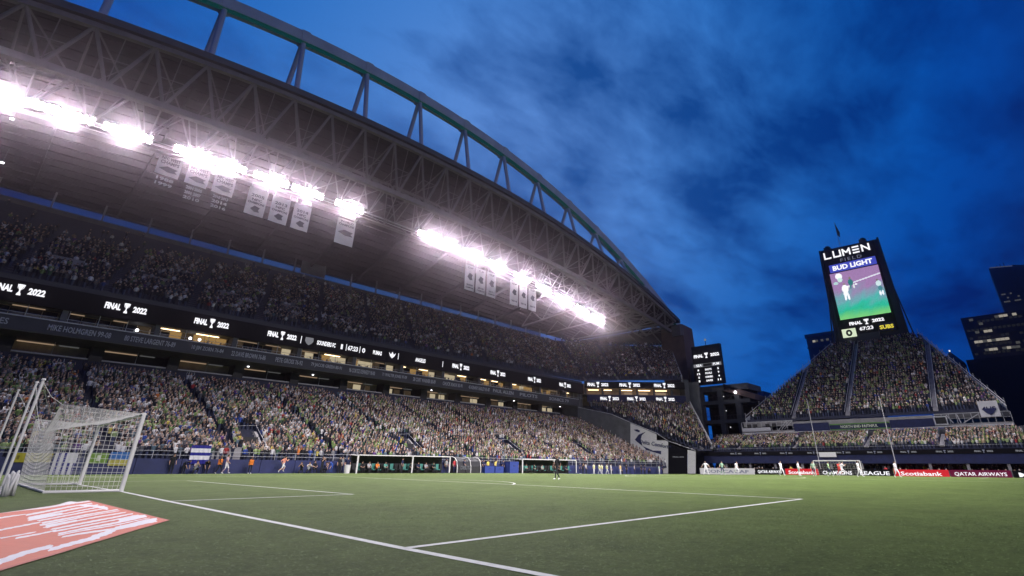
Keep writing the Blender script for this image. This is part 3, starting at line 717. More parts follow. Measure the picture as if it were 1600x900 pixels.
bw = thing('corner_wall', 'dark concrete wall behind the corner block between suites and concourse', 'wall', (112, 62, 5))
MB().hexa([(103.4, 63.1, 4), (104.3, 58.6, 4), (107.2, 59.2, 4), (108.5, 66, 4), (103.4, 63.1, 21), (104.3, 58.6, 21), (107.2, 59.2, 21), (108.5, 66, 21)]).build('return_wall', 'dark_concrete', bw)
for a_, b_ in (((106.4, 58.0), (127.6, 39.2)), ((127.6, 39.2), (128.4, 36.0)), ((128.4, 36.0), (142.5, 43.6)), ((142.5, 43.6), (150.0, 48.5))):
    d_ = np.array((b_[0]-a_[0], b_[1]-a_[1], 0)); d_ /= np.linalg.norm(d_); n_ = np.array((-d_[1], d_[0], 0))*.3
    if a_ == (106.4, 58.0): n_ = -n_*0; 
    p_ = [np.array((*a_, -.7)), np.array((*b_, -.7))]; top = {(106.4, 58.0): 16.4, (127.6, 39.2): 22, (128.4, 36.0): 20.0, (142.5, 43.6): 30}[a_]
    if a_ == (106.4, 58.0): p_ = [q+np.array((4.4, 4.6, 0)) for q in p_]; n_ = np.array((.2, .2, 0))
    MB().hexa([p_[0], p_[1], p_[1]+n_, p_[0]+n_]+[q+np.array((0, 0, top+.7)) for q in (p_[0], p_[1], p_[1]+n_, p_[0]+n_)]).build('wall_panel', 'dark_concrete', bw)
# oblique advertising wall that closes the side stand
E0 = np.array((104.3, 59.0, 0)); E1 = np.array((118.2, 33.0, 0)); ed = (E1-E0)/np.linalg.norm(E1-E0); en = np.array((ed[1], -ed[0], 0)); 
if en@(CAM-E0) < 0: en = -en
def eplane(px, py):  # helper: where the sight line meets the wall plane -> distance along wall and height
    d = Fv+Rv*(px-842.3)/792.5+Uv*(383.4-py)/792.5; tt = ((E0-CAM)@en)/(d@en); p = CAM+d*tt
    return float((p-E0)@ed), float(p[2])
aw = thing('advertising_wall', 'stepped white and black advertising wall sloping down to the pitch corner', 'wall', tuple(E0))
def epanel(name, mat, pts, off, th, lift=0):
    P = [E0+ed*s+en*off+np.array((0, 0, z)) for s, z in pts]
    return MB().prism(P, -en*th).build(name, mat, aw)
pt = lambda *a: [eplane(*q) for q in a]
epanel('dark_wall', 'dark_concrete', pt((902, 637), (955, 648), (986, 661), (986, 700), (930, 690), (900, 668)), -0.02, 0.3)
epanel('white_panel', 'white_paint', pt((985, 661), (1026, 678.5), (1026, 688), (1040, 688), (1044, 690), (1044, 740), (985, 740)), 0.0, 0.25)
epanel('black_panel', 'led_black', pt((1044.3, 692), (1074, 703), (1074, 740), (1044.3, 740)), 0.01, 0.25)
epanel('end_panel', 'white_paint', pt((1074.3, 702.5), (1087, 705.5), (1087, 740), (1074.3, 740)), 0.0, 0.4)
epanel('swoosh', 'navy_cloth', pt((1009, 674.5), (1003, 680), (1001, 687), (1004, 697), (995, 690), (992, 687), (998, 679)), 0.02, 0.02)
epanel('swoosh', 'navy_cloth', pt((1004, 697), (1020, 704), (1033, 704.5), (1033, 710), (1010, 703)), 0.025, 0.02)
epanel('bird_emblem', 'navy_cloth', pt((990, 671.5), (996, 670.8), (1000, 673), (999, 675.5), (994, 674)), 0.02, 0.02)
EANG = math.atan2(ed[1], ed[0])
if abs((np.array((math.sin(EANG), -math.cos(EANG), 0))-en)@en) > 1e-3: EANG += math.pi
def etext(s, mat, c, w, h, bold=.02, rot=0.0):
    s_, z_ = eplane(*c); p = E0+ed*s_+en*0.03+np.array((0, 0, z_)); o = text(s, mat, p, EANG, w, h, None, bold=bold); o.rotation_euler = (R(90), rot, EANG); adopt(o, aw)
etext('Delta Comfort+', 'navy_cloth', (1024, 694), 7.6, 0.95, 0.01, R(10)); etext('FINAL 2022', 'led_dim', (1060, 714), 2.6, 0.28, .02)
MB().tube([E0+ed*s+np.array((0, 0, z+0.15)) for s, z in pt((902, 637), (955, 648), (985, 661), (1026, 678), (1044, 690), (1087, 705))], 0.07, 5).build('coping', 'rail_metal', aw)

# ================================================================== ROOF
def zt(x): return 58.9-15.3*(abs(x-52)/96.0)**2.1
def zbm(x): return 48.9-7.3*((x-50)/95.0)**2
RX0, RX1 = -45.0, 147.5
roof = thing('stadium_roof', 'huge grey steel trussed roof covering the far side stand', 'roof', (50, 50, 50))
def roofz(x, v): zf = zt(x)+0.75; return zf+(45.6-zf)*v
mb = MB(); nX = 48
def rtop(u, v): x = RX0+(RX1-RX0)*u; return (x, 48.9+47.6*v, roofz(x, v)+0.9)
def rbot(u, v): x = RX0+(RX1-RX0)*u; return (x, 48.9+47.6*v, roofz(x, v))
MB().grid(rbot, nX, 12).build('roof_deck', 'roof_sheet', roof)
MB().grid(rtop, nX, 2).build('roof_top', 'roof_edge', roof)
MB().grid(lambda u, v: (RX0+(RX1-RX0)*u, 48.85, roofz(RX0+(RX1-RX0)*u, 0)-0.15+1.1*v), nX, 1).build('front_gutter', 'roof_edge', roof)
MB().grid(lambda u, v: (RX1, 48.9+47.6*u, roofz(RX1, u)-0.1+1.0*v), 8, 1).build('end_gutter', 'roof_edge', roof)
for v in np.linspace(0.06, 0.98, 22):
    pts = [(x, 48.9+47.6*v, roofz(x, v)-0.14) for x in np.linspace(RX0, RX1, 17)]
    m_ = MB()
    for p, q in zip(pts[:-1], pts[1:]): m_.beam(p, q, 0.16, 0.26)
    m_.build('purlin', 'roof_sheet', roof)
TN = [5.6+6.35*i for i in range(-8, 23)]
for i, x in enumerate(TN):
    if i % 2 == 0:
        m_ = MB(); pts = [(x, 49.6+46*v, roofz(x, v)-0.55-0.5*math.sin(math.pi*v)) for v in np.linspace(0.02, 0.98, 7)]
        for p, q in zip(pts[:-1], pts[1:]): m_.beam(p, q, 0.32, 0.75)
        m_.build('girder', 'roof_sheet', roof)
        # trussed web under each girder
        for k in range(7):
            v0, v1 = 0.20+0.10*k, 0.25+0.10*k
            MB()
FT = lambda x: np.array((x, 49.6, zt(x))); BT = lambda x: np.array((x, 51.6, zbm(x))); RT = lambda x: np.array((x, 60.5, zt(x)-2.9))
def chord(fn, w, name):
    m_ = MB(); xs = np.linspace(TN[0], TN[-1], 2*len(TN)-1)
    for a, c in zip(xs[:-1], xs[1:]): m_.beam(fn(a), fn(c), w)
    return m_.build(name, 'steel', roof)
chord(FT, 0.75, 'top_chord'); chord(BT, 0.95, 'bottom_chord'); chord(RT, 0.6, 'rear_chord')
unit = MB().tube([(0, 0, 0), (0, 0, 1)], 0.5, 8, cap=False).mesh('brace', 'steel')
def brace(p, q, d, parent, name='brace', mesh=None):
    p = np.array(p, float); q = np.array(q, float); L = np.linalg.norm(q-p)
    o = obj(name, mesh or unit); o.location = p; o.rotation_mode = 'XYZ'; o.rotation_euler = Vector((q-p)/L).to_track_quat('Z', 'Y').to_euler(); o.scale = (d, d, L); o.parent = parent; o.matrix_parent_inverse = Matrix.Translation(-parent.location)
    return o
HB = [a+3.175 for a in TN[:-1]]
for i, x in enumerate(TN):
    for xb_ in ((HB[i-1] if i > 0 else None), (HB[i] if i < len(HB) else None)):
        if xb_ is None: continue
        brace(FT(x), BT(xb_), 0.46, roof); brace(RT(x), BT(xb_), 0.34, roof)
    brace(FT(x), RT(x), 0.30, roof, 'cross_brace')
    if i < len(TN)-1: brace(FT(x), RT(TN[i+1]), 0.24, roof, 'cross_brace')
# inner secondary truss over the catwalk and the bottom-plane lattice
RB = lambda x: np.array((x, 62.0, zbm(x)-0.5))
chord(RB, 0.4, 'inner_chord')
for i, x in enumerate(TN[:-1]):
    brace(BT(x), RB(x+3.17), .2, roof, 'lattice_brace'); brace(RB(x+3.17), BT(x+6.35), .2, roof, 'lattice_brace'); brace((FT(x)+BT(x+3.17))/2, (RT(x)+BT(x+3.17))/2, .16, roof, 'lattice_brace'); brace((FT(x+6.35)+BT(x+3.17))/2, (RT(x)+BT(x+3.17))/2, .14, roof, 'lattice_brace')
    brace(FT(x+3.17), BT(x+3.17), .13, roof, 'lattice_brace'); brace((FT(x)+BT(x+3.17))/2, (FT(x+6.35)+BT(x+3.17))/2, .13, roof, 'lattice_brace'); brace((RT(x)+BT(x+3.17))/2, (RT(x+6.35)+BT(x+3.17))/2, .12, roof, 'lattice_brace')
    m_ = MB(); m_.beam(RT(x), RB(x+3.17), 0.2).beam(RB(x+3.17), RT(x+6.35), 0.2); m_.build('inner_brace', 'steel', roof)
# end frames near the pylon
for x in (112.6, 125.3, 138.0):
    m_ = MB(); n_ = 8; a_ = [np.array((x, 51.6+36*k/n_, zbm(x)+(43.0-zbm(x))*k/n_)) for k in range(n_+1)]; c_ = [np.array((x, p[1], roofz(x, (p[1]-48.9)/47.6)-0.6)) for p in a_]
    for k in range(n_):
        m_.beam(a_[k], a_[k+1], 0.32); m_.beam(c_[k] if k % 2 else a_[k], a_[k+1] if k % 2 else c_[k+1], 0.22)
    m_.build('end_frame', 'steel', roof)
MB().prism([(147.45, 96.2, 44.3), (147.45, 51.0, 43.5), (166.0, 62.4, 41.9)], (0, 0, .6)).build('corner_deck', 'roof_sheet', roof)
for k in range(4):
    f_ = (k+1)/5.0; MB().beam((147.5, 51+45*f_, 43.3+.8*f_), (147.5+18.5*(1-f_)*.9, 51+45*f_*.9+6*(1-f_), 42.0+1.6*f_), .3, .5).build('corner_girder', 'steel', roof)
# gap posts between deck and stand: the evening sky shows through
for x in np.arange(-33, 134, 7.3): MB().beam((x, 93.2, 42.0), (x, 93.2, 46.6), 0.3).build('back_post', 'steel', roof)
ws = bpy.data.materials.new('gap_dimmer'); ws.use_nodes = True; t = ws.node_tree; t.nodes.clear(); MATS['gap_dimmer'] = ws  # tinted sheets added across the gap to dim the sky behind
tr_ = t.nodes.new('ShaderNodeBsdfTransparent'); tr_.inputs[0].default_value = (.40, .34, .36, 1); gl_ = t.nodes.new('ShaderNodeBsdfGlossy'); gl_.inputs[0].default_value = (.5, .5, .55, 1); gl_.inputs[1].default_value = .3
mx_ = t.nodes.new('ShaderNodeMixShader'); mx_.inputs[0].default_value = .04; mo_ = t.nodes.new('ShaderNodeOutputMaterial'); t.links.new(tr_.outputs[0], mx_.inputs[1]); t.links.new(gl_.outputs[0], mx_.inputs[2]); t.links.new(mx_.outputs[0], mo_.inputs[0])
wsm = MB().grid(lambda u, v: (.18+6.94*u, 0, 4.6*v), 1, 1).mesh('gap_dimmer', 'gap_dimmer')
for x in np.arange(-33, 126, 7.3):
    o = obj('gap_dimmer', wsm); o.location = (x, 93.25, 42.4); o.parent = roof; o.matrix_parent_inverse = Matrix.Translation(-roof.location)
MB().box(41.5, 92.95, 43.4, 47.5, 93.3, 46.4).build('gap_panel', 'dark_concrete', roof)

# arch above the roof
def za(x): return 74.6-30.0*((x-46)/108.0)**2
ar = thing('roof_arch', 'great pale steel arch curving over the roof and lit green underneath', 'arch', (46, 53, 60))
AX = [5.6+12.7*k for k in range(-5, 12)]
xs = np.linspace(-60, 153.8, 70)
ptsA = [np.array((x, 53, za(x))) for x in xs]
for k in range(len(AX)+1):
    lo = -60 if k == 0 else AX[k-1]; hi = 153.8 if k == len(AX) else AX[k]
    m_ = MB(); xx = np.linspace(lo, hi, 5)
    for a, c in zip(xx[:-1], xx[1:]): m_.beam((a, 53, za(a)), (c, 53, za(c)), 2.0, 2.1)
    m_.build('arch_segment', 'arch_steel', ar)
m_ = MB()
for a, c in zip(xs[:-1], xs[1:]): m_.beam((a, 52.5, za(a)-1.2), (c, 52.5, za(c)-1.2), 0.9, 0.16)
m_.build('green_strip', 'arch_green', ar)
ustr = MB().tube([(0, 0, 0), (0, 0, 1)], 0.5, 10, cap=False).mesh('strut', 'arch_steel')
for x in AX:
    if x > 142: continue
    brace((x, 52.7, za(x)-0.9), (x, 50.0, zt(x)+1.2), 0.85, ar, 'strut', ustr); brace((x, 53.3, za(x)-0.9), (x, 57.5, zt(x)+0.2), 0.85, ar, 'strut', ustr)
    MB().beam((x-0.75, 53, za(x-0.75)), (x+0.75, 53, za(x+0.75)), 2.25, 2.35).build('node_collar', 'arch_steel', ar)

py = thing('roof_pylon', 'brown concrete pylon that carries the end of the roof arch', 'pylon', (151, 52, 10))
mb = MB(); mb.hexa([(147.6, 48.2, 8), (154.5, 47.2, 8), (155.5, 56.0, 8), (148.3, 57.5, 8), (147.8, 48.4, 44.0), (153.0, 47.6, 43.2), (154.0, 55.0, 43.2), (148.2, 56.5, 44.4)])
mb.build('shaft', 'brown_concrete', py)
MB().hexa([(146.9, 49.0, 40.2), (147.7, 48.0, 40.2), (148.0, 52.0, 40.2), (147.0, 52.0, 40.2), (146.9, 49.0, 43.6), (147.7, 48.0, 43.4), (148.0, 52.0, 43.4), (147.0, 52.0, 43.6)]).build('bearing', 'steel', py)

# ================================================================== FLOODLIGHT CATWALK AND BANKS
cw = thing('lighting_catwalk', 'long steel catwalk hung under the roof front that carries the floodlights', 'catwalk', (45, 55.2, 44))
m_ = MB(); xs = np.linspace(-20, 114, 45)
for a, c in zip(xs[:-1], xs[1:]):
    m_.beam((a, 55.4, catz(a)-1.15), (c, 55.4, catz(c)-1.15), 1.1, 0.14)
m_.build('walkway', 'steel', cw)
for yy, dz in ((54.85, 0.0), (55.95, 0.0)):
    m_ = MB()
    for a, c in zip(xs[:-1], xs[1:]): m_.beam((a, yy, catz(a)+dz), (c, yy, catz(c)+dz), 0.08)
    m_.build('hand_rail', 'rail_metal', cw)
for x in HB:
    if -20 < x < 114:
        brace(BT(x), (x, 55.2, catz(x)-1.0), 0.22, cw, 'hanger'); brace(RB(x), (x, 55.6, catz(x)-1.0), 0.16, cw, 'hanger')
        if int(x*10) % 3 == 0:
            for dx in (-2.2, 2.2): brace(BT(x+dx), (x, 55.2, catz(x)-1.1), 0.18, cw, 'fan_hanger')
lamp_me = MB(); lamp_me.cur = 0
lamp_me.tube([(0, 0.35, 0.05), (0, 0.0, -0.05)], [0.16, 0.30], 10)
lamp_body = lamp_me.mesh('lamp_housing', 'black_metal')
lens = MB(); P_ = [(0.29*math.cos(2*math.pi*k/12), -0.02, -0.06+0.29*math.sin(2*math.pi*k/12)) for k in range(12)]; lens.face(*P_)
lamp_lens = lens.mesh('lamp_lens', 'lamp_white')
first = None
WHERE = ['under the near end of the roof', 'second from the near end of the roof', 'third from the near end of the roof', 'left of the division banners', 'above the division banners', 'right of the division banners', 'above the first champions banner', 'above the last champions banner', 'at the left end of the far light row', 'second in the far light row', 'above the tall trio of pale banners', 'between the two trios of pale banners', 'above the second trio of pale banners', 'just right of the pale banners', 'fourth from the far end of the light row', 'second from the far end of the light row', 'at the far end of the light row']
for i, x in enumerate(WEST_BANKS):
    root = thing('floodlight_bank', 'blazing white floodlight bank '+WHERE[i], 'floodlight', (x, 54.7, catz(x)), 0, 'floodlight banks under the roof')
    slope = (catz(x+1)-catz(x-1))/2
    MB().beam((-2.6, 0.35, -2.6*slope), (2.6, 0.35, 2.6*slope), 0.14, 0.9).build('mount_frame', 'steel', root, world=False)
    for r_ in range(2):
        for k in range(8):
            xx = -2.45+0.7*k
            o = obj('lamp', lamp_body, root, world=False); o.location = (xx, -0.1, 0.32-0.68*r_+xx*slope); o.rotation_euler = (R(38), 0, 0)
            l = obj('lens', lamp_lens, o, world=False)

# ---- hanging banners
def banner(px, y, ztop, w, h, lines, label, emblem=None, kind=0):
    root = thing('hanging_banner', label, 'banner', (px, y, ztop), 0, 'banners hanging below the floodlights')
    mb = MB(); mb.grid(lambda u, v: (-w/2+w*u, 0.05*math.sin(u*9+v*4), -h*v), 8, 8); mb.grid(lambda u, v: (w/2-w*u, 0.05*math.sin((1-u)*9+v*4)+0.03, -h*v), 8, 8)
    mb.build('cloth', 'banner_cloth', root, world=False)
    for s in (-1, 1): MB().tube([(s*w*.42, 0, 0), (s*w*.42, 0, catz(px)-1.0-ztop)], 0.035, 5).build('cord', 'rail_metal', root, world=False)
    MB().tube([(-w/2, 0, 0.02), (w/2, 0, 0.02)], 0.06, 6).build('top_bar', 'rail_metal', root, world=False)
    for s, z, ww, hh, mt in lines:
        me, tw, th = text_mesh(s, mt, .03); o = obj('lettering', me, root, world=False); o.location = (0, -0.10, -z); o.rotation_euler = (R(90), 0, 0); o.scale = (ww/tw, hh/th, 1.2)
    if emblem is not None:
        z, ew, eh = emblem
        m_ = MB(); m_.prism([(-ew/2, -0.08, -z-eh*.1), (-ew*.1, -0.08, -z+eh*.5), (ew*.5, -0.08, -z+eh*.3), (ew*.35, -0.08, -z-eh*.05), (ew*.5, -0.08, -z-eh*.4), (0, -0.08, -z-eh*.5)], (0, -0.03, 0)); m_.build('bird_emblem', 'banner_ink', root, world=False)
I_ = 'banner_ink'
for k, (x, yrs) in enumerate(((5.9, ['1988', '1999']), (9.6, ['2004 2005', '2006 2007', '2010']), (13.2, ['2010 2013', '2014', '2016']))):
    banner(x, 55.9, 42.2, 2.9, 3.1, [('NFC WEST', .45, 2.3, .5, I_), ('CHAMPS', 1.1, 2.3, .55, I_)]+[(s, 3.75+.8*j, 2.1, .5, 'sign_grey') for j, s in enumerate(yrs)],
           ['square white division banner, leftmost, with two year rows below', 'square white division banner in the middle of its trio', 'square white division banner, right of its trio, under the light gap'][k], (2.1, 2.3, .9))
for k, (x, s) in enumerate(((18.2, '2005'), (21.9, '2013'), (25.5, '2014'))):
    banner(x, 55.9, 42.0, 2.9, 4.6, [(s, 1.2, 2.0, .55, I_), ('NFC', 1.9, 1.5, .45, I_), ('CHAMPIONS', 2.5, 2.5, .4, I_)],
           ['tall white banner reading 2005, left of the three champions banners', 'tall white banner reading 2013, middle of the three champions banners', 'tall white banner reading 2014, right of the three champions banners'][k], (3.5, 1.4, 1.1))
banner(33.6, 55.9, 42.2, 3.5, 4.9, [('WORLD', .5, 2.6, .45, I_), ('CHAMPIONS', 1.1, 2.9, .45, I_)], 'lone large white world champions banner between the light rows', (2.6, 2.9, 1.1))
for k, x in enumerate((63.3, 66.5, 69.8)):
    banner(x, 55.9, 41.9, 2.7, 5.8, [('CUP', .6, 1.6, .45, I_), (['2009', '2010', '2011'][k], 4.6, 1.8, .45, I_), ('CHAMPIONS', 5.2, 2.2, .4, I_)], ['narrow pale banner, leftmost of the far six', 'narrow pale banner, second of the far six', 'narrow pale banner, third of the far six'][k], (2.6, 1.5, 1.7))
for k, x in enumerate((77.2, 80.4, 83.6)):
    banner(x, 55.9, 41.7, 2.7, 5.8, [('CUP', .6, 1.6, .45, I_), (['2014', '2016', '2019'][k], 4.8, 1.8, .45, I_)], ['narrow pale banner, fourth of the far six, after the gap', 'narrow pale banner, fifth of the far six, plain lower half', 'narrow pale banner, rightmost of the far six'][k], (2.6, 1.5, 1.5))
for px_, py_ in ((46, 226), (27, 287)):
    pass
for p in ((-11.5, 70.0, 46.5), (-11.0, 80.0, 43.6)):
    l = thing('ceiling_lamp', 'small bright lamp under the dark roof, ' + ('nearer the floodlights' if p[1] < 75 else 'just above the blue sky gap'), 'lamp', p)
    MB().box(-.2, -.2, -.12, .2, .2, 0).build('lens', 'small_light', l, world=False); MB().box(-.3, -.3, 0.004, .3, .3, .2).build('housing', 'black_metal', l, world=False); MB().tube([(0, 0, .2), (0, 0, 2.5)], .05, 5).build('stem', 'black_metal', l, world=False)
# the matching bank row on the opposite roof, behind the photographer
eb = thing('floodlight_gantry', 'floodlight gantry of the opposite roof behind the camera', 'gantry', (50, -57, 46))
MB().box(-30, -58.4, 45.0, 135, -57.2, 45.4).build('walkway', 'steel', eb)
for x in np.linspace(-4, 128, 9):
    MB().box(x-2.4, -57.6, 45.6, x+2.4, -57.3, 47.2).build('mount_frame', 'steel', eb)
# ================================================================== FAR END
# navy wall with display strip above the field-level boxes
nw = thing('end_wall', 'navy wall with a dim display strip at the foot of the far end stand', 'wall', (120.6, 0, 0))
MB().box(120.4, -36, 1.75, 121.2, 33, 3.4).build('wall_panel', 'navy_cloth', nw)
MB().box(120.3, -36, 3.4, 121.2, 33, 4.2).build('display_strip', 'led_black', nw)
MB().box(127, -36, -0.6, 127.3, 33, 4.0).build('back_wall', 'black_metal', nw)
MB().box(120.5, -36, -0.6, 121.0, 33, 0.55).build('kick_wall', 'dark_concrete', nw)
for y in np.arange(-34, 33, 5.6): MB().box(120.6, y, 0.5, 121.0, y+0.45, 1.8).build('pillar', 'concrete', nw)
for y in np.arange(-31, 30, 5.6):
    final2022(120.28, y, 3.8, R(-90), 2.6, 0.30, nw, 'led_dim')
MB().tube([(121.1, -36, 4.9), (121.1, 33, 4.9)], 0.025, 5).build('guard_rail', 'rail_metal', nw)
a_ = rng.random((150, 2)); P_ = np.stack([122+a_[:, 0]*3.5, -34+a_[:, 1]*66, np.full(150, 0.0)], 1)
o = obj('crowd', crowd_mesh('crowd', P_, np.full(150, math.pi), praise=0.1)); prop(o, 'guests standing in the field level boxes below the navy wall', 'crowd', kind='stuff')
a_ = rng.random((70, 2)); P_ = np.stack([109.0+a_[:, 0]*2.0, -32+a_[:, 1]*60, np.full(70, -0.72)], 1)
P_ = P_[(np.abs(P_[:, 1]) > 4.2)]
o = obj('crowd', crowd_mesh('crowd', P_, np.full(len(P_), math.pi), praise=0.0)); prop(o, 'row of seated photographers and stewards behind the advertising boards', 'crowd', kind='stuff')

def led_board(y0, y1, mat, s, label, tmat='led_white', x=108.0, z=-0.5, bold=0.02, frac=.8):
    root = thing('advertising_board', label, 'board', (x, (y0+y1)/2, z), 0, 'advertising boards along the far goal line')
    w = abs(y1-y0); MB().box(0, -w/2+.03, 0, 0.16, w/2-.03, 1.22).build('panel', mat, root, world=False)
    MB().box(0.02, -w/2, -0.1, 0.3, w/2, 0.0).build('foot_frame', 'black_metal', root, world=False)
    if s:
        me, tw, th = text_mesh(s, tmat, bold); o = obj('lettering', me, root, world=False); o.location = (-0.02, 0, 0.6); o.rotation_euler = (R(90), 0, R(-90)); o.scale = (w*frac/tw, .62/th, 1.5)
    return root
led_board(28.4, 16.6, 'board_white', 'CONCACAF', 'pale white board farthest left along the far goal line', 'led_grey')
led_board(16.5, 10.7, 'led_black', 'QATAR AIRWAYS', 'black board with QATAR AIRWAYS lettering left of the far goal')
led_board(10.6, 4.6, 'board_red', 'Scotiabank', 'red Scotiabank board just left of the far goal')
led_board(4.5, -1.6, 'led_black', 'CHAMPIONS', 'black CHAMPIONS board behind the far goal net')
led_board(-1.7, -7.4, 'led_black', 'LEAGUE', 'black LEAGUE board at the right post of the far goal')
led_board(-7.5, -15.2, 'board_red', 'Scotiabank', 'large red Scotiabank board right of the far goal', frac=.75)
led_board(-15.3, -23.0, 'board_maroon', 'QATAR AIRWAYS', 'maroon QATAR AIRWAYS board, rightmost with lettering', frac=.85, bold=.01)
led_board(-23.1, -30.0, 'led_black', 'MORE', 'black board cut off at the right edge behind the maroon one')

# ---- raised platform and bleachers
pf = thing('bleacher_platform', 'long raised platform with banners and railings that carries the far bleachers', 'platform', (130, 0, 9))
MB().box(129.9, -25, 8.7, 134.6, 26.6, 9.1).build('deck', 'concrete', pf)
MB().box(129.95, -12.9, 9.1, 130.2, 14.2, 10.9).build('front_wall', 'concrete', pf)
MB().box(129.8, -25, 8.5, 129.9, 26.6, 8.75).build('edge_beam', 'rail_metal', pf)
for y in (22, 12, 2, -8, -18): MB().box(131.5, y-.3, -0.7, 132.1, y+.3, 8.7).build('column', 'dark_concrete', pf)
for nm, y0, y1, z0, z1 in (('left_rail', 26.5, 14.4, 9.1, 11.2), ('right_rail', -13.2, -25, 9.1, 11.0)):
    n = int(abs(y1-y0)/1.1); pm = MB().beam((0, 0, 0), (0, 0, z1-z0), .08).mesh('rail_post', 'rail_metal')
    for k in range(n+1):
        o = obj('rail_post', pm); o.location = (129.95, y0+(y1-y0)*k/n, z0); o.parent = pf; o.matrix_parent_inverse = Matrix.Translation(-pf.location)
    MB().beam((129.95, y0, z1), (129.95, y1, z1), .1).beam((129.95, y0, (z0+z1)/2), (129.95, y1, (z0+z1)/2), .06).build('hand_rail', 'rail_metal', pf)
MB().box(130.6, 14.5, 10.2, 134.5, 26.2, 11.3).build('left_block', 'concrete', pf); MB().box(130.6, -24.8, 10.2, 134.5, -13.2, 11.2).build('right_block', 'dark_concrete', pf)
MB().box(129.7, 19.5, 9.05, 129.85, 26.4, 9.85).build('side_strip', 'sign_grey', pf)
for y0, y1 in ((23.6, 26.0), (13.4, 16.6), (-22.3, -18.3)): MB().box(129.7, y0, 8.25, 129.8, y1, 8.6).build('light_bar', 'led_dim', pf)
for y in (25, 23.5, 20.5, 19.0): MB().box(129.72, y-.9, 9.9, 129.8, y+.1, 10.7).build('opening', 'black_metal', pf)
for i, y in enumerate((15.6, 14.9, 14.2)): MB().beam((129.9, y+2.2, 9.1+.1*i), (129.9, y, 11.2), .12).build('stair_string', 'rail_metal', pf)
MB().box(129.6, -15.2, 8.95, 129.7, -13.0, 9.15).box(129.6, -15.2, 10.4, 129.7, -13.0, 10.6).box(129.6, -15.2, 9.15, 129.7, -15.0, 10.4).box(129.6, -13.2, 9.15, 129.7, -13.0, 10.4).build('frame', 'rail_metal', pf)
MB().box(129.72, -15.0, 9.15, 129.78, -13.2, 10.4).build('screen', 'black_metal', pf)
for y0, y1, r_ in ((-16, -15.2, 1.6), (-17.2, -16.9, 1.6), (-17.6, -20.4, 0.3)): MB().beam((129.85, y0, 9.2), (129.85, y1, 10.8), .14).build('stair_string', 'rail_metal', pf)

def cloth_banner(name, label, y0, y1, z0, z1, mat, s=None, tm=None, edge=None, frac=.6, hfrac=.5, x=129.75):
    root = thing(name, label, 'banner', (x, (y0+y1)/2, z0), 0)
    w = abs(y1-y0); h = z1-z0
    MB().grid(lambda u, v: (0.05*math.sin(u*w*1.3)*(1-v), w/2-w*u, h*v), 24, 3).grid(lambda u, v: (0.06+0.05*math.sin((1-u)*w*1.3)*(1-v), -w/2+w*u, h*v), 24, 3).build('cloth', mat, root, world=False)
    if edge: MB().box(-0.05, -w/2, h*.8, -.02, w/2, h).box(-0.05, -w/2, 0, -.02, w/2, h*.16).build('edge_stripe', edge, root, world=False)
    if s:
        me, tw, th = text_mesh(s, tm, .02); o = obj('lettering', me, root, world=False); o.location = (-0.09, 0, h*.5); o.rotation_euler = (R(90), 0, R(-90)); o.scale = (w*frac/tw, h*hfrac/th, 1)
    return root
material('flag_green', (.10, .22, .06), .85); material('flag_lime', (.30, .46, .06), .85); material('pale_letters', (.62, .66, .52), .8)
cloth_banner('cloth_banner', 'plain navy banner on the left half of the raised platform', 14.1, 6.5, 8.7, 10.4, 'navy_cloth')
cloth_banner('cloth_banner', 'green edged banner reading NORTH END FAITHFUL on the raised platform', 6.4, -5.2, 8.65, 10.0, 'navy_cloth', 'NORTH END FAITHFUL', 'pale_letters', 'flag_green', .62, .42)
cloth_banner('cloth_banner', 'plain navy banner on the right half of the raised platform', -5.3, -12.9, 8.7, 10.3, 'navy_cloth')
r4 = cloth_banner('cloth_banner', 'white banner with a blue crest and 4HS lettering hung at the platform right end', -20.6, -23.6, 10.1, 13.0, 'banner_cloth', '4HS', 'led_blue_ink' if False else 'navy_cloth', None, .7, .28, 129.6)
c_ = MB(); c_.prism([(-.12, 1.1, 1.5), (-.12, -1.1, 1.5), (-.12, -.6, .7), (-.12, 0, .25), (-.12, .6, .7)], (0.03, 0, 0)).build('crest', 'blue_pad', r4, world=False)

bz = lambda x: 11.3+(x-131)*0.72
bl_front = [(131.0, 25.3, 11.2), (131.0, -24.4, 11.2)]
bl_back = [(160.5, 8.8, 32.4), (160.5, -11.6, 32.4)]
bs = thing('bleachers', 'wedge shaped open bleachers rising to the tall scoreboard tower', 'stand', (131, 0, 11))
obj('terrace', terrace_mesh('terrace', bl_front, bl_back, 34, ['seat_blue']), bs)
BA = [14.2, 2.6, -13.6]
def edge_x(y):  # the row where the tapering side edge crosses this line
    return 160.4 if -11.6 < y < 8.8 else (131+(25.3-y)/16.5*29.5 if y > 0 else 131+(y+24.4)/12.8*29.5)
for y in BA:
    xe = edge_x(y); zz_ = lambda x: 11.3+(x-131)/29.5*21.2
    MB().beam((131, y, 11.6), (xe, y, zz_(xe)+.3), 0.85, 0.45).build('aisle_stair', 'aisle', bs)
    MB().beam((131, y+.45, 12.6), (xe, y+.45, zz_(xe)+1.3), 0.06).beam((131, y-.45, 12.6), (xe, y-.45, zz_(xe)+1.3), 0.06).build('aisle_rail', 'rail_metal', bs)
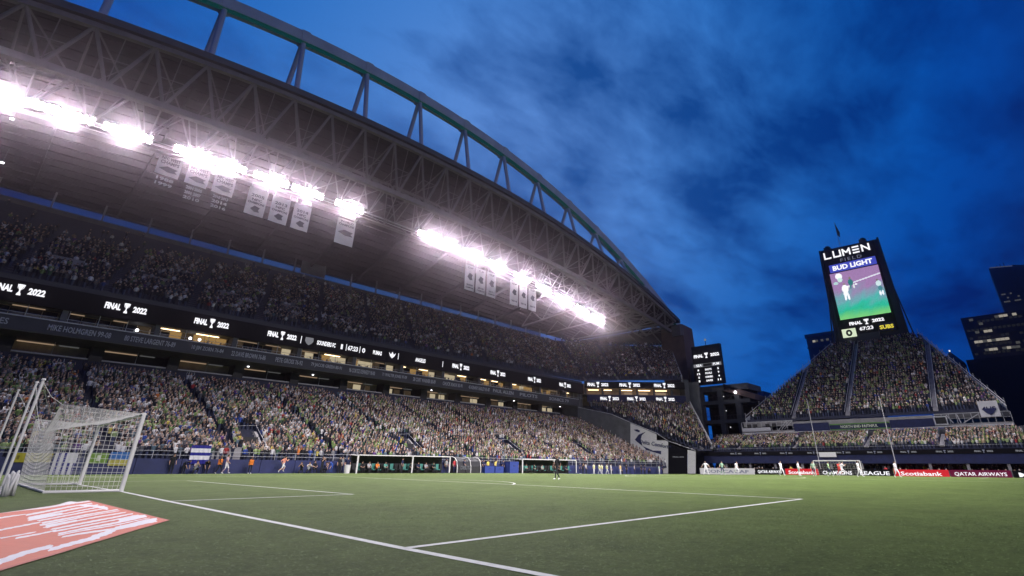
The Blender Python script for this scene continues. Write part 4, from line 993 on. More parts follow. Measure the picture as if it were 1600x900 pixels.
for s in (0, 1):
    a = np.array(bl_front[s]); c = np.array(bl_back[s]); sg = 1 if s == 0 else -1
    MB().beam(a+(0, sg*.3, 1.6), c+(0, sg*.3, 1.6), .1).beam(a+(0, sg*.3, .5), c+(0, sg*.3, .5), .12, .9).build('side_rail', 'rail_metal', bs)
    for k in range(15):
        p = a+(c-a)*k/14.0; MB().beam(p+(0, sg*.3, 0), p+(0, sg*.3, 2.4), .09).build('side_post', 'rail_metal', bs)
    MB().prism([a+(0, 0, -2.2), c+(0, 0, -3.0), (160.5, c[1], 2), (134.6, a[1], 2)], (0, -sg*.2, 0)).build('side_truss', 'black_metal', bs)
bp_, bf_, _ = seats(bl_front, bl_back, 34, lambda u, f: np.full(len(u), 0.96), pitch=0.54)
ok = np.ones(len(bp_), bool)
for y in BA: ok &= np.abs(bp_[:, 1]-y) > .75
bp_, bf_ = bp_[ok], bf_[ok]
gq = SHIRT_P.copy(); gq[0:3] *= 1.5; gq[5:8] *= 1.6; gq[4] *= .6; gq /= gq.sum()
o = obj('crowd', crowd_mesh('crowd', bp_, bf_, gq, praise=0.2)); prop(o, 'dense crowd standing on the wedge shaped bleachers below the scoreboard tower', 'crowd', kind='stuff')

# ---- scoreboard tower
tw_ = thing('scoreboard_tower', 'tall dark scoreboard tower with lit LUMEN FIELD sign and a football screen', 'tower', (161, -0.8, 28))
MB().hexa([(160.9, 7.6, 20), (160.9, -9.8, 20), (167, -9.0, 20), (167, 6.8, 20), (160.9, 6.6, 62.4), (160.9, -8.7, 62.0), (166, -7.5, 62), (166, 5.5, 62.4)]).build('tower_frame', 'tower_dark', tw_)
for s in (1, -1):
    yb_ = 7.7 if s == 1 else -9.9; yt_ = 6.5 if s == 1 else -8.9
    MB().beam((160.6, yb_, 28), (160.6, yt_, 62.3), .5).beam((160.7, yb_+s*1.6, 28), (160.7, yt_+s*.2, 50), .3).build('side_leg', 'black_metal', tw_)
MB().box(160.55, -7.9, 35.5, 160.9, 6.2, 61.9).build('sign_panel', 'led_black', tw_)
# LUMEN: stroked letters
st = 0.42
def letter(segs, y, z, w, h):
    mb = MB()
    for (a, b_, c, d) in segs:
        mb.beam((160.42, y-a*w, z+b_*h), (160.42, y-c*w, z+d*h), .2, st, up=(1, 0, 0)) if False else mb.beam((160.42, y-a*w, z+b_*h), (160.42, y-c*w, z+d*h), .12, st, up=(0, 0, 1) if abs(a-c) > .01 else (0, 1, 0)) if abs(a-c) > .01 else mb.box(160.36, y-a*w-st/2, z+b_*h-st/2, 160.48, y-a*w+st/2, z+d*h+st/2)
    return mb.build('sign_letter', 'led_white', tw_)
LW = 1.75
LET = {'L': [(0, 0, 0, 1), (0, 0, 1, 0)], 'U': [(0, 0, 0, 1), (0, 0, 1, 0), (1, 0, 1, 1)], 'M': [(0, 0, 0, 1), (1, 0, 1, 1), (0, 1, .5, .35), (.5, .35, 1, 1)], 'E': [(0, 0, 1, 0), (0, .5, 1, .5), (0, 1, 1, 1)], 'N': [(0, 0, 0, 1), (0, 1, 1, 0), (1, 0, 1, 1)]}
for k, ch in enumerate('LUMEN'): letter(LET[ch], 5.5-k*2.52, 59.3, LW, 1.75)
text('FIELD', 'led_grey', (160.4, -1.2, 57.9), R(-90), 5.6, .95, tw_, bold=0.0, spacing=1.3)
MB().box(160.4, -7.2, 54.6, 160.5, 5.0, 57.0).build('beer_panel', 'led_blue', tw_)
text('BUD LIGHT', 'led_white', (160.36, -1.1, 55.8), R(-90), 10.4, 1.5, tw_, bold=.04)
# the big screen: a match picture as flat print of light
scr_w, scr_h = 96, 104
yy, xx = np.mgrid[0:scr_h, 0:scr_w]; u = xx/scr_w; v = yy/scr_h
prn = np.random.default_rng(5)
nzs = sum(np.sin((u*a+v*b_)*6.28+c)*d for a, b_, c, d in [(1.3, 2.2, 0, .3), (3.1, .7, 1, .2), (2.2, 5.2, 2, .2), (7, 3, 4, .12)])
img = np.zeros((scr_h, scr_w, 3)); g1 = np.array((.02, .40, .17)); g2 = np.array((.03, .42, .35)); pu = np.array((.30, .17, .33)); ye = np.array((.20, .55, .16))
tt = np.clip(v*2.2-.7+nzs*.35, 0, 1)[..., None]; img = pu*(1-tt)*1+g2*tt
t2 = np.clip(v*3.2-2.0+nzs*.3, 0, 1)[..., None]; img = img*(1-t2)+g1*t2*1.0; t3 = np.clip(v*5-4.1+nzs*.2, 0, 1)[..., None]; img = img*(1-t3)+ye*t3
def blob(cx, cy, rx, ry, c): 
    m_ = ((u-cx)/rx)**2+((v-cy)/ry)**2 < 1; img[m_] = c
ln = np.abs(v-(.27-.16*(u-.4)))<.012; img[ln & (u > .35)] = (.7, .72, .75)
wt = (.92, .92, .92)
blob(.17, .08, .07, .07, wt); blob(.18, .16, .05, .05, (.5, .7, .6)); blob(.08, .22, .05, .03, (.4, .6, .55))
blob(.24, .27, .022, .03, (.25, .2, .18)); blob(.24, .37, .065, .09, wt); blob(.235, .47, .05, .05, (.85, .86, .85)); blob(.21, .55, .022, .06, wt); blob(.28, .55, .022, .06, wt); blob(.33, .33, .05, .018, wt)
blob(.38, .16, .02, .028, (.2, .16, .12)); blob(.38, .25, .05, .07, (.02, .16, .15)); blob(.36, .34, .018, .05, (.05, .2, .2)); blob(.43, .34, .016, .05, (.7, .75, .7)); blob(.48, .31, .03, .015, wt)
blob(.90, .31, .018, .025, (.15, .12, .1)); blob(.91, .38, .05, .06, (.55, .7, .68)); blob(.92, .48, .04, .05, (.05, .2, .22)); blob(.90, .58, .018, .05, wt); blob(.95, .58, .016, .05, wt)
img *= (.9+.2*prn.random((scr_h, scr_w, 1)))
material('screen_light', (0, 0, 0), .3, var=0.02, attr='col', estr=1.15)
sv = []; 
for j in range(scr_h+1):
    for i in range(scr_w+1): sv.append((160.45, 5.3-12.6*i/scr_w, 54.3-14.1*j/scr_h))
ii, jj = np.meshgrid(np.arange(scr_w), np.arange(scr_h)); q = (jj*(scr_w+1)+ii).ravel(); sf = np.stack([q, q+scr_w+1, q+scr_w+2, q+1], 1)
o = obj('screen', bulk_mesh('screen', np.array(sv), sf, 'screen_light', img.reshape(-1, 3)), tw_)
final2022(160.4, -1.0, 38.7, R(-90), 8.6, .95, tw_)
MB().box(160.35, 2.1, 35.0, 160.5, 5.6, 37.4).build('logo_panel', 'led_cream', tw_)
lg = MB(); lg.prism([(160.33, 3.85+.8*math.cos(a), 36.2+.95*math.sin(a)) for a in np.linspace(0, 2*math.pi, 17)[:-1]], (.03, 0, 0)); lg.build('round_logo', 'black_metal', tw_)
lg = MB(); lg.prism([(160.31, 3.85+.3*math.cos(a), 36.2+.4*math.sin(a)) for a in np.linspace(0, 2*math.pi, 13)[:-1]], (.02, 0, 0)); lg.build('round_logo', 'led_cream', tw_)
text('67:23', 'led_white', (160.38, -.6, 36.9), R(-90), 3.4, 1.0, tw_, bold=.03)
MB().box(160.35, -7.4, 35.4, 160.5, -3.5, 37.6).build('logo_panel', 'navy_cloth', tw_); text('SUBS', 'led_yellow', (160.3, -5.4, 36.5), R(-90), 3.3, 1.1, tw_, bold=.04)
MB().box(159.7, -3.4, 32.6, 160.5, 1.9, 35.4).build('lower_panel', 'fascia_grey', tw_)
for y in (4.6, -5.0): MB().box(161.5, y-.9, 62.1, 163.5, y+.9, 63.3).tube([(162.4, y, 63.2), (162.4, y, 63.8)], .6, 8).build('roof_unit', 'black_metal', tw_)
MB().tube([(162, 1.0, 62), (162, 1.0, 71.0)], [.09, .05], 6).build('flag_pole', 'rail_metal', tw_)
MB().prism([(162, .95, 70.6), (162, .2, 67.2), (162, .5, 65.6), (162, .95, 66.6)], (.05, 0, 0)).build('flag', 'board_maroon' if False else 'brown_concrete', tw_)

# ---- side scoreboard
sb = thing('side_scoreboard', 'black side scoreboard with FINAL 2022 and a table of match figures beside the pylon', 'scoreboard', (140, 38, 23))
MB().box(140, 33.6, 22.9, 141.2, 42.5, 34.2).build('display_panel', 'led_black', sb)
final2022(139.95, 38.0, 31.2, R(-90), 7.9, .95, sb)
MB().box(139.9, 33.8, 28.0, 139.98, 42.3, 28.9).build('score_band', 'led_dim', sb); text('SEA', 'led_white', (139.85, 40.6, 28.45), R(-90), 1.8, .7, sb); text('PUM', 'led_white', (139.85, 35.3, 28.45), R(-90), 1.8, .7, sb); MB().box(139.84, 36.6, 28.05, 139.88, 39.3, 28.8).build('score_gap', 'led_black', sb)
for k, (s, a, b_) in enumerate((('SHOTS', '8', '5'), ('FOULS', '12', '9'), ('CORNERS', '5', '4'), ('SAVES', '1', '11'))):
    z = 27.1-1.05*k; text(s, 'led_white', (139.9, 37.9, z), R(-90), 2.0+.25*(k == 2), .55, sb, bold=.04); text(a, 'led_white', (139.9, 41.0, z), R(-90), .5*len(a), .55, sb, bold=.04); text(b_, 'led_white', (139.9, 34.9, z), R(-90), .5*len(b_), .55, sb, bold=.04)
MB().tube([(140.5, 38, 34.2), (140.5, 38, 35.6)], .1, 6).build('lamp_stem', 'black_metal', sb)
s_ = bmesh.new(); bmesh.ops.create_icosphere(s_, subdivisions=2, radius=.35); me = bpy.data.meshes.new('globe_lamp'); s_.to_mesh(me); s_.free(); me.materials.append(MATS['led_dim']); o = obj('globe_lamp', me); o.location = (140.5, 38, 35.9); adopt(o, sb)

# ---- concrete stair building beside the corner
cbg = thing('concourse_building', 'dark concrete open-sided concourse building between the corner and the far end', 'building', (142, 35, 0))
for z in (7.2, 12.2, 17.4, 21.0): MB().box(142, 28.0, z, 152, 43.5, z+1.0 if z < 20 else z+1.6).build('floor_slab', 'dark_concrete', cbg)
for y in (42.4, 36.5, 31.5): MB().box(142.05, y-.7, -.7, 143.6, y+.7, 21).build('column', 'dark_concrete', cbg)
MB().box(149, 28.2, -.7, 149.3, 43.2, 21).build('rear_wall', 'black_metal', cbg)
MB().hexa([(142, 35, 20.9), (142, 26.5, 18), (152, 26.5, 18), (152, 35, 20.9), (142, 35, 23.0), (142, 26.5, 19.4), (152, 26.5, 19.4), (152, 35, 23.0)]).build('sloping_roof', 'brown_concrete', cbg)
for z in (8.4, 13.4, 18.6):
    m_ = MB(); m_.beam((141.95, 28.2, z+.9), (141.95, 43.2, z+.9), .06)
    for y in np.arange(28.6, 43, .9): m_.beam((141.95, y, z-.2), (141.95, y, z+.9), .03)
    m_.build('balustrade', 'steel', cbg)
for p in ((141.8, 35.2, 19.3), (141.8, 35.0, 15.4), (141.8, 34.4, 11.0)): MB().box(p[0], p[1]-.12, p[2], p[0]+.1, p[1]+.12, p[2]+.2).build('wall_lamp', 'led_white', cbg)
s_ = bmesh.new(); bmesh.ops.create_icosphere(s_, subdivisions=2, radius=.38); me = bpy.data.meshes.new('globe_lamp'); s_.to_mesh(me); s_.free(); me.materials.append(MATS['small_light']); o = obj('globe_lamp', me); o.location = (141.2, 31.4, 20.2); adopt(o, cbg)

# ---- net poles in front of the far end
for y, z, lab in ((7.3, 14.6, 'slim pale net pole left of the far goal'), (-6.2, 14.2, 'slim pale net pole right of the far goal')):
    o = MB().tube([(0, 0, 0), (0, 0, z+.5)], [.07, .045], 8).build('net_pole', 'rail_metal'); o.location = (119.5, y, -.5); prop(o, lab, 'pole')

# ---- city beyond
def city(name, label, x, y0, y1, z1, mat, depth=30, z0=-.75): 
    root = thing(name, label, 'building', (x, (y0+y1)/2, z0)); return root
def windows(root, x, y0, y1, rows, zfun, name='window', mats=('window_lit', 'window_dim'), p=.5, wv=2.2, h=1.2, seed=1):
    r_ = random.Random(seed); cache = {m: MB().box(-.15, -wv/2, 0, .05, wv/2, h).mesh(name, m) for m in mats}
    for z in rows:
        on = r_.random(); y = y0
        while y > y1:
            if r_.random() < p*zfun(z, y): 
                o = obj(name, cache[mats[0] if r_.random() < .6 else mats[1]]); o.location = (x, y, z); o.parent = root; o.matrix_parent_inverse = Matrix.Translation(-root.location)
            y -= wv*1.06
b1 = city('office_tower', 'broad dark office tower at the right with rows of lit windows', 420, -13, -60, 91, 'tower_dark')
MB().box(420, -62, -.75, 460, -13, 91).build('wall', 'tower_dark', b1)
for k in range(17): MB().box(419.8, -62, 8+5.0*k, 420, -13, 8.8+5.0*k).build('floor_band', 'black_metal', b1)
lit = {88.2: (-18, -40, .45), 80.0: (-19, -31, .75), 74: (-17, -33, .9), 68.5: (-18.5, -37, .8), 62.5: (-19.5, -40, .7), 56.5: (-19, -36, 1.0), 50.3: (-18.5, -35, 1.0), 44.3: (-18, -47, 1.0), 85: (-20, -58, .12), 71: (-34, -58, .25), 65: (-39, -58, .2), 59: (-40, -58, .25), 53: (-37, -58, .2), 38: (-20, -50, .1)}
for z, (ya, yb2, p) in lit.items(): windows(b1, 419.75, ya, yb2, [z], lambda a, c: 1, p=p, wv=2.0, h=1.5 if z > 52 else 2.2, seed=int(z))
glowmat('window_faint', (.30, .36, .5), .03)
mb = MB(); r_ = random.Random(8)
for z in np.arange(20, 88, 5.0):
    y = -14.2
    while y > -60:
        if r_.random() < .8: mb.box(419.86, y-1.7, z+1.6, 419.95, y, z+3.6)
        y -= 2.2
o = mb.build('dark_windows', 'window_faint', b1); o['kind'] = 'stuff'
b2 = city('skyscraper', 'tall black rounded skyscraper behind the broad office tower', 700, -40, -75, 200, 'tower_dark')
mb = MB(); prof = [(700, -41), (702, -60), (712, -78), (740, -80), (745, -41)]
for a, c in zip(prof, prof[1:]+prof[:1]): mb.face((a[0], a[1], -.75), (c[0], c[1], -.75), (c[0], c[1], 197), (a[0], a[1], 199))
mb.face(*[(p[0], p[1], 199 if i in (0, 4) else 197) for i, p in enumerate(prof)]); mb.build('shaft', 'tower_dark', b2)
MB().beam((699.6, -42, 199.4), (701.5, -60, 197.6), .5, .8).build('crown_edge', 'window_dim', b2); MB().beam((699, -46, 150), (701.5, -62, 148), .5, .6).build('ledge_light', 'window_dim', b2)
for i in range(3): MB().tube([(705, -48-3*i, 197), (705, -48-3*i, 202+i)], .3, 5).build('mast', 'black_metal', b2)
windows(b2, 699.4, -44, -59, [160, 164, 168], lambda a, c: 1, p=.45, wv=1.6, h=1.4, mats=('window_dim', 'window_dim'), seed=4)
b3 = city('apartment_tower', 'blue grey apartment tower standing behind the left side of the scoreboard tower', 330, 58.6, 43, 75, 'tower_blue')
MB().box(330, 30, -.75, 350, 58.6, 74.2).build('wall', 'tower_blue', b3); MB().box(329.5, 44, 66.5, 330, 58.9, 67.2).box(329.3, 29.8, 72.5, 330, 59, 74.9).build('parapet', 'tower_blue', b3)
for y in (52, 46, 40): MB().box(329.6, y, 10, 330, y+.5, 66).build('pilaster', 'tower_dark', b3)
windows(b3, 329.7, 56, 44, [69.8], lambda a, c: 1, p=.3, mats=('window_dim', 'window_lit'), wv=1.4, h=1.2, seed=9)
b4 = city('low_block', 'small dark block far off between the concourse and the bleachers', 300, 86, 77, 40, 'tower_blue')
MB().box(300, 77.8, -.75, 315, 86.5, 36.5).box(300, 78.5, 36.5, 312, 83.2, 40.5).build('wall', 'tower_blue', b4)
b5 = city('gabled_tower', 'dark pyramid roofed tower with a small light on its tip behind the bleachers', 300, -2, -30, 52, 'tower_dark')
MB().box(300, -13.0, -.75, 312, -4.6, 45.5).build('wall', 'tower_dark', b5)
MB().face((299.8, -4.4, 45.5), (299.8, -13.2, 45.5), (306, -8.8, 52.0)).face((299.8, -13.2, 45.5), (312.2, -13.2, 45.5), (306, -8.8, 52.0)).face((312.2, -13.2, 45.5), (312.2, -4.4, 45.5), (306, -8.8, 52.0)).face((312.2, -4.4, 45.5), (299.8, -4.4, 45.5), (306, -8.8, 52.0)).build('pyramid_roof', 'tower_dark', b5)
MB().box(305.7, -9.1, 52, 306.3, -8.5, 52.6).build('tip_light', 'led_white', b5)
b6 = city('dark_block', 'plain dark block joining the gabled tower and the office tower', 310, -13, -60, 48, 'tower_dark')
MB().box(310, -62, -.75, 330, -13.5, 47.5).box(309.8, -62, 46.3, 310, -13.5, 47.9).build('wall', 'black_metal', b6)
for i, (y, z) in enumerate(((-45.5, 27.5), (-47.5, 27.2), (-50, 27.8), (-52.3, 26.6))):
    pass
# ================================================================== NEAR GOAL, NET, POLES, BANNER
NP = np.array((0.50, -1.23, 0)); FP = np.array((0.66, 8.37, 0)); GH = 2.74
gl = thing('near_goal', 'white football goal with a square net on the near goal line at the left', 'goal', (0.55, 3.5, 0))
MB().tube([NP+(0, 0, -.02), NP+(0, 0, GH)], .075, 12).build('goal_post', 'white_paint', gl, smooth=False)
MB().tube([FP+(0, 0, -.02), FP+(0, 0, GH)], .075, 12).build('goal_post', 'white_paint', gl)
MB().tube([NP+(0, -.07, GH-.02), FP+(0, .07, GH-.02)], .072, 12).build('crossbar', 'white_paint', gl)
RN = np.array((-1.62, -1.05, 0)); RF = np.array((-1.50, 9.0, 0))
MB().tube([NP+(-.05, 0, .04), RN+(0, 0, .04), RF+(0, 0, .04), FP+(-.05, 0, .04)], .045, 8).build('ground_frame', 'white_paint', gl)
TNr = np.array((-2.0, -1.2, 2.90)); TFr = np.array((-1.7, 9.6, 2.95))
def netpiece(name, c00, c10, c11, c01, nu, nv, sag=(0, 0, 0), pull=None):
    """a sagging sheet of square mesh; cords are thin three-sided tubes"""
    C = [np.array(c, float) for c in (c00, c10, c11, c01)]; sag = np.array(sag, float)
    def P(u, v):
        p = C[0]*(1-u)*(1-v)+C[1]*u*(1-v)+C[2]*u*v+C[3]*(1-u)*v
        return p+sag*4*u*(1-u)*v**1.0 if pull is None else p+sag*(4*u*(1-u))**pull*v
    mb = MB()
    for i in range(nu+1): mb.tube([P(i/nu, k/12) for k in range(13)], NR, 3, cap=False)
    for j in range(nv+1): mb.tube([P(k/24, j/nv) for k in range(25)], NR, 3, cap=False)
    o = mb.build(name, 'net_cord', gl); o['kind'] = 'stuff'; return o
NR = .0065
z3 = lambda p, z: np.array((p[0], p[1], z))
# back net hangs from the two rear top corners, its top edge sagging between them
netpiece('back_net', z3(RN, .05), z3(RF, .05), TFr, TNr, 44, 16, (0.15, 0, -0.75), pull=1.6)
netpiece('side_net', z3(NP, .05), z3(RN, .05), TNr, z3(NP, GH), 15, 18)
netpiece('side_net', z3(FP, .05), z3(RF, .05), TFr, z3(FP, GH), 15, 18)
netpiece('roof_net', z3(NP, GH), z3(FP, GH), TFr, TNr, 56, 14, (0.12, 0, -0.75), pull=1.6)
# net support poles behind the goal
for i, (p, h, lab) in enumerate((((-2.75, -1.6), 3.62, 'nearest white net support pole behind the goal'), ((-2.45, 5.2), 4.2, 'middle white net support pole, second of the three'), ((-2.65, 10.6), 4.3, 'farthest white net support pole at the left frame edge'))):
    root = thing('net_support', lab, 'pole', (p[0], p[1], 0), 0, 'net support poles behind the goal')
    MB().tube([(0, 0, 0), (0, 0, h)], .043, 10).build('pole', 'white_paint', root, world=False)
    MB().tube([(0, 0, .0), (0, 0, .05)], .16, 10).build('base_plate', 'white_paint', root, world=False)
    MB().tube([(0, 0, h), (0, 0, h+.06)], [.07, .05], 10).build('cap', 'white_paint', root, world=False)
    tgt = {0: (TNr, (TNr+TFr)/2-(0, 2.4, .25)), 1: ((TNr+TFr)/2+(0, 0, -.7), TFr), 2: (TFr,)}[i]
    for q in tgt:
        a = np.array((0, 0, h-.05)); b_ = np.array(q)-np.array((p[0], p[1], 0)); mid = (a+b_)/2+np.array((0, 0, -.12))
        MB().tube([a, mid, b_], .012, 4).build('tie_cord', 'net_cord', root, world=False)

# bundle of white rods lying against the foot of the nearest pole
bd = thing('rod_bundle', 'bundle of short white plastic rods standing at the foot of the net pole', 'rods', (-2.62, -2.35, 0))
rr = random.Random(2)
for k in range(9):
    x_, y_ = rr.uniform(-.14, .14), rr.uniform(-.36, .30); h = rr.uniform(.45, .85); l = rr.uniform(-.08, .08)
    MB().tube([(x_, y_, 0), (x_+l*.5, y_+l*.3, h*.5), (x_+l, y_+l, h-.05), (x_+l, y_+l, h)], [.05, .045, .042, .02], 8).build('rod', 'white_paint', bd, smooth=True, world=False)

# ---- orange banner lying on the turf
A_ = np.array((-1.27, -14.56)); B_ = np.array((-1.25, -6.75)); Cd = np.array((-5.45, -21.95)); Dd = np.array((-5.2, -14.2))
def px2w(x, y):  # sight line onto the ground sheet
    d = Fv+Rv*(x-842.3)/792.5+Uv*(383.4-y)/792.5; tt = (0.02-CAM[2])/d[2]; p = CAM+d*tt; return p[0], p[1]
Z_ = lambda x, y: px2w(x/5.333, 740+y/5.333)
STROKES = [((0, 322), (400, 280), (765, 222), 16, 12), ((0, 370), (110, 352), (215, 338), 9, 6), ((0, 476), (180, 440), (335, 408), 10, 9), ((0, 540), (150, 512), (300, 484), 10, 7), ((130, 540), (310, 505), (480, 468), 13, 8), ((0, 738), (200, 668), (435, 608), 42, 24), ((400, 640), (640, 570), (830, 520), 20, 28), ((760, 532), (900, 488), (1010, 440), 36, 24), ((960, 456), (1120, 425), (1305, 384), 26, 34), ((-400, 830), (-200, 800), (0, 738), 40, 44), ((-400, 420), (-150, 390), (0, 370), 9, 9), ((-400, 520), (-150, 500), (0, 476), 10, 9), ((235, 378), (330, 362), (520, 334), 34, 16), ((380, 440), (470, 425), (640, 396), 26, 12), ((990, 388), (1110, 368), (1215, 352), 24, 22), ((660, 268), (760, 268), (900, 290), 10, 22)]
sr = random.Random(11)
for k in range(12):   # the fan of brush strokes with thin orange gaps
    f_ = k/11.0; rx_, ry_ = 770+530*f_+sr.uniform(-20, 20), 246+139*f_; lx_, ly_ = 215+305*f_+sr.uniform(-25, 25), 345+187*f_
    mx_, my_ = (rx_+lx_)/2, (ry_+ly_)/2+3
    STROKES.append(((lx_, ly_), (mx_, my_), (rx_, ry_), 9+sr.uniform(-2, 5), 7+sr.uniform(-2, 6)))
polys = []
for a, m_, c, w0, w1 in STROKES:
    pts = [np.array(a, float), np.array(m_, float), np.array(c, float)]; up = []; dn = []
    for i, p in enumerate(pts):
        w = (w0, (w0+w1)/2*1.15, w1)[i]/2; up.append(Z_(p[0], p[1]-w)); dn.append(Z_(p[0], p[1]+w))
    polys.append(np.array(up+dn[::-1]))
NU, NV = 640, 240
U_, V_ = np.meshgrid((np.arange(NU)+.5)/NU, (np.arange(NV)+.5)/NV)
def bpt(u, v): return (A_*(1-u)+B_*u)[None]*(1-v)[..., None] if False else None
pu_ = A_[0]*(1-U_)*(1-V_)+B_[0]*U_*(1-V_)+Dd[0]*U_*V_+Cd[0]*(1-U_)*V_; pv_ = A_[1]*(1-U_)*(1-V_)+B_[1]*U_*(1-V_)+Dd[1]*U_*V_+Cd[1]*(1-U_)*V_
wm = np.zeros_like(pu_, bool)
jx = 0.012*np.sin(pv_*9)+0.02*np.sin(pv_*23+pu_*5)
for pl in polys:
    ins = np.zeros_like(wm); n = len(pl)
    for i in range(n):
        x1, y1 = pl[i]; x2, y2 = pl[(i+1) % n]
        c = ((y1 > pv_) != (y2 > pv_)) & ((pu_+jx*.4) < (x2-x1)*(pv_-y1)/(y2-y1+1e-12)+x1); ins ^= c
    wm |= ins
colb = np.where(wm[..., None], np.array((.58, .545, .56)), np.array((.44, .058, .014)))
edgem = (U_ < .012) | (U_ > .988) | (V_ < .012); colb[edgem] = (.33, .035, .01)
def bz_(u, v): 
    f = .012+.009*math.sin(u*9+v*4)*math.sin(v*13+2*math.sin(u*5))+.003*math.sin(u*31+v*9); e = min(u, 1-u, v)*14
    return max(.008, f*min(1, e)+.012+.05*math.exp(-((u-.97)/.03)**2-((v-.16)/.05)**2))
gv = []
for j in range(NV+1):
    for i in range(NU+1):
        u = i/NU; v = j/NV; w = .012*math.sin(v*37)+.02*math.sin(v*9); uu = u+(w/8 if u in (0, 1) else 0)
        p = A_*(1-uu)*(1-v)+B_*uu*(1-v)+Dd*uu*v+Cd*(1-uu)*v; gv.append((p[0], p[1], bz_(u, v)))
ii, jj = np.meshgrid(np.arange(NU), np.arange(NV)); q = (jj*(NU+1)+ii).ravel(); sf = np.stack([q, q+1, q+NU+2, q+NU+1], 1)
me = bulk_mesh('ground_banner', np.array(gv), sf, 'print_mix', colb.reshape(-1, 3)); me.polygons.foreach_set('use_smooth', [True]*len(sf))
o = obj('ground_banner', me); prop(o, 'large orange cloth banner with white brush strokes lying on the turf by the goal', 'banner')

# ---- cloths on the blue wall
def wall_cloth(name, label, x0, x1, z0, z1, colfn, cat='banner', y=38.62, waves=.05, nu=28, nv=18):
    V = []; w = x1-x0
    for j in range(nv+1):
        for i in range(nu+1): V.append((x0+w*i/nu, y-.02-waves*(1+math.sin(i*.9+j*.2))*(1-.6*j/nv), z0+(z1-z0)*j/nv))
    ii, jj = np.meshgrid(np.arange(nu), np.arange(nv)); q = (jj*(nu+1)+ii).ravel(); sf = np.stack([q, q+1, q+nu+2, q+nu+1], 1)
    cols = np.array([colfn((i+.5)/nu, (j+.5)/nv) for j in range(nv) for i in range(nu)])
    o = obj(name, bulk_mesh(name, np.array(V), sf, 'print_mix', cols)); return prop(o, label, cat)
ye_ = (.42, .36, .03)
wall_cloth('wall_banner', 'yellow banner on the blue wall seen through the left side of the goal net', .1, 2.6, 1.0, 1.75, lambda u, v: ye_ if not (.3 < v < .7 and int(u*14) % 3 == 1) else (.2, .16, .02))
wall_cloth('striped_flag', 'white flag with vertical navy stripes seen through the goal net', 2.75, 4.35, -.05, 1.8, lambda u, v: (.62, .6, .62) if int(u*7.99) % 2 == 0 or (u > .6 and v > .55) else (.03, .03, .2), 'flag')
wall_cloth('wall_banner', 'lime green banner with a pale crest on the blue wall behind the goal mouth', 5.2, 6.6, .95, 1.85, lambda u, v: (.6, .62, .5) if (abs(u-.5) < .12 and .2 < v < .8) else (.17, .29, .05))
wall_cloth('wall_banner', 'blue over yellow banner on the blue wall behind the near goalpost', 6.7, 8.4, .75, 1.95, lambda u, v: (.03, .13, .38) if v > .45 else (.40, .36, .08))
wall_cloth('striped_flag', 'blue and white horizontally striped flag draped over the blue wall', 13.3, 15.15, .95, 2.75, lambda u, v: (.70, .69, .72) if (.2 < v < .42 or .62 < v < .84) else (.02, .02, .22), 'flag', waves=.09)
for x0, x1, lab in ((15.3, 18.8, 'pale concrete block behind the orange vest right of the striped flag'),): 
    o = MB().box(x0, 40.3, .9, x1, 41.0, 2.6).build('concrete_block', 'concrete'); prop(o, lab, 'block')

# ================================================================== DUGOUTS
material('seat_teal', (.05, .19, .16), .5); material('clear_roof', (.25, .28, .30), .2, spec=.6); material('soft_blue', (.02, .042, .2), .6)
def dugout(x0, x1, label, word):
    root = thing('team_dugout', label, 'dugout', ((x0+x1)/2, 37.6, gz(x0, 37.6)), 0, 'team benches along the far touchline'); w = x1-x0
    L = lambda n, mb, m: mb.build(n, m, root, world=False)
    xs = [-w/2, w*.06, w/2]
    for x in xs: L('frame_post', MB().beam((x, -.9, 0), (x, -.9, 2.05), .17, .12), 'white_paint'); L('roof_rib', MB().beam((x, -.9, 2.05), (x, .9, 2.2), .16, .12), 'white_paint')
    L('front_beam', MB().box(-w/2, -1.0, 2.06, w/2, -.85, 2.18), 'white_paint'); L('roof_panel', MB().box(-w/2, -.84, 2.1, w/2, .95, 2.16), 'clear_roof'); L('back_panel', MB().box(-w/2, .9, 0, w/2, .96, 2.1), 'black_metal')
    n = int(w/.68); sm = MB().box(-.24, -.22, .36, .24, .22, .46).box(-.24, .2, .46, .24, .3, 1.15).mesh('seat', 'seat_teal')
    sd = MB().box(-.24, -.22, .36, .24, .22, .46).box(-.24, .2, .46, .24, .3, 1.15).mesh('seat', 'black_metal')
    for k in range(n): obj('seat', sm if (k*5+int(x0)) % 7 < 3 else sd, root, world=False).location = (-w/2+.4+k*(w-.8)/(n-1), .35, 0)
    if word: 
        me, tw, th = text_mesh(word, 'pale_letters', .03); o = obj('lettering', me, root, world=False); o.location = (0, -1.02, 1.75); o.rotation_euler = (R(90), 0, 0); o.scale = (w*.5/tw, .28/th, 1)
    return root
dugout(31.4, 46.0, 'near white framed team dugout with teal seats', None)
dugout(61.2, 75.4, 'far white framed team dugout with teal seats', None)
root = thing('curved_dugout', 'small black curved dugout with white lettering between the two team benches', 'dugout', (50, 37.7, gz(50, 37.7)))
prof = [(-.9, 0), (-.9, .9), (-.7, 1.6), (-.2, 2.05), (.5, 2.2), (.9, 2.2), (.9, 0)]
MB().prism([(-2.4, y, z) for y, z in prof], (4.4, 0, 0)).build('shell', 'black_metal', root, world=False)
for x in (-2.5, 0.1, 2.1): MB().tube([(x, y-.04, z+.04) for y, z in prof[:-1]], .06, 6).build('rib', 'white_paint', root, world=False)
me, tw, th = text_mesh('DELTA', 'led_dim', .04); o = obj('lettering', me, root, world=False); o.location = (-.8, -.97, .75); o.rotation_euler = (R(90), 0, 0); o.scale = (2.2/tw, .5/th, 1)
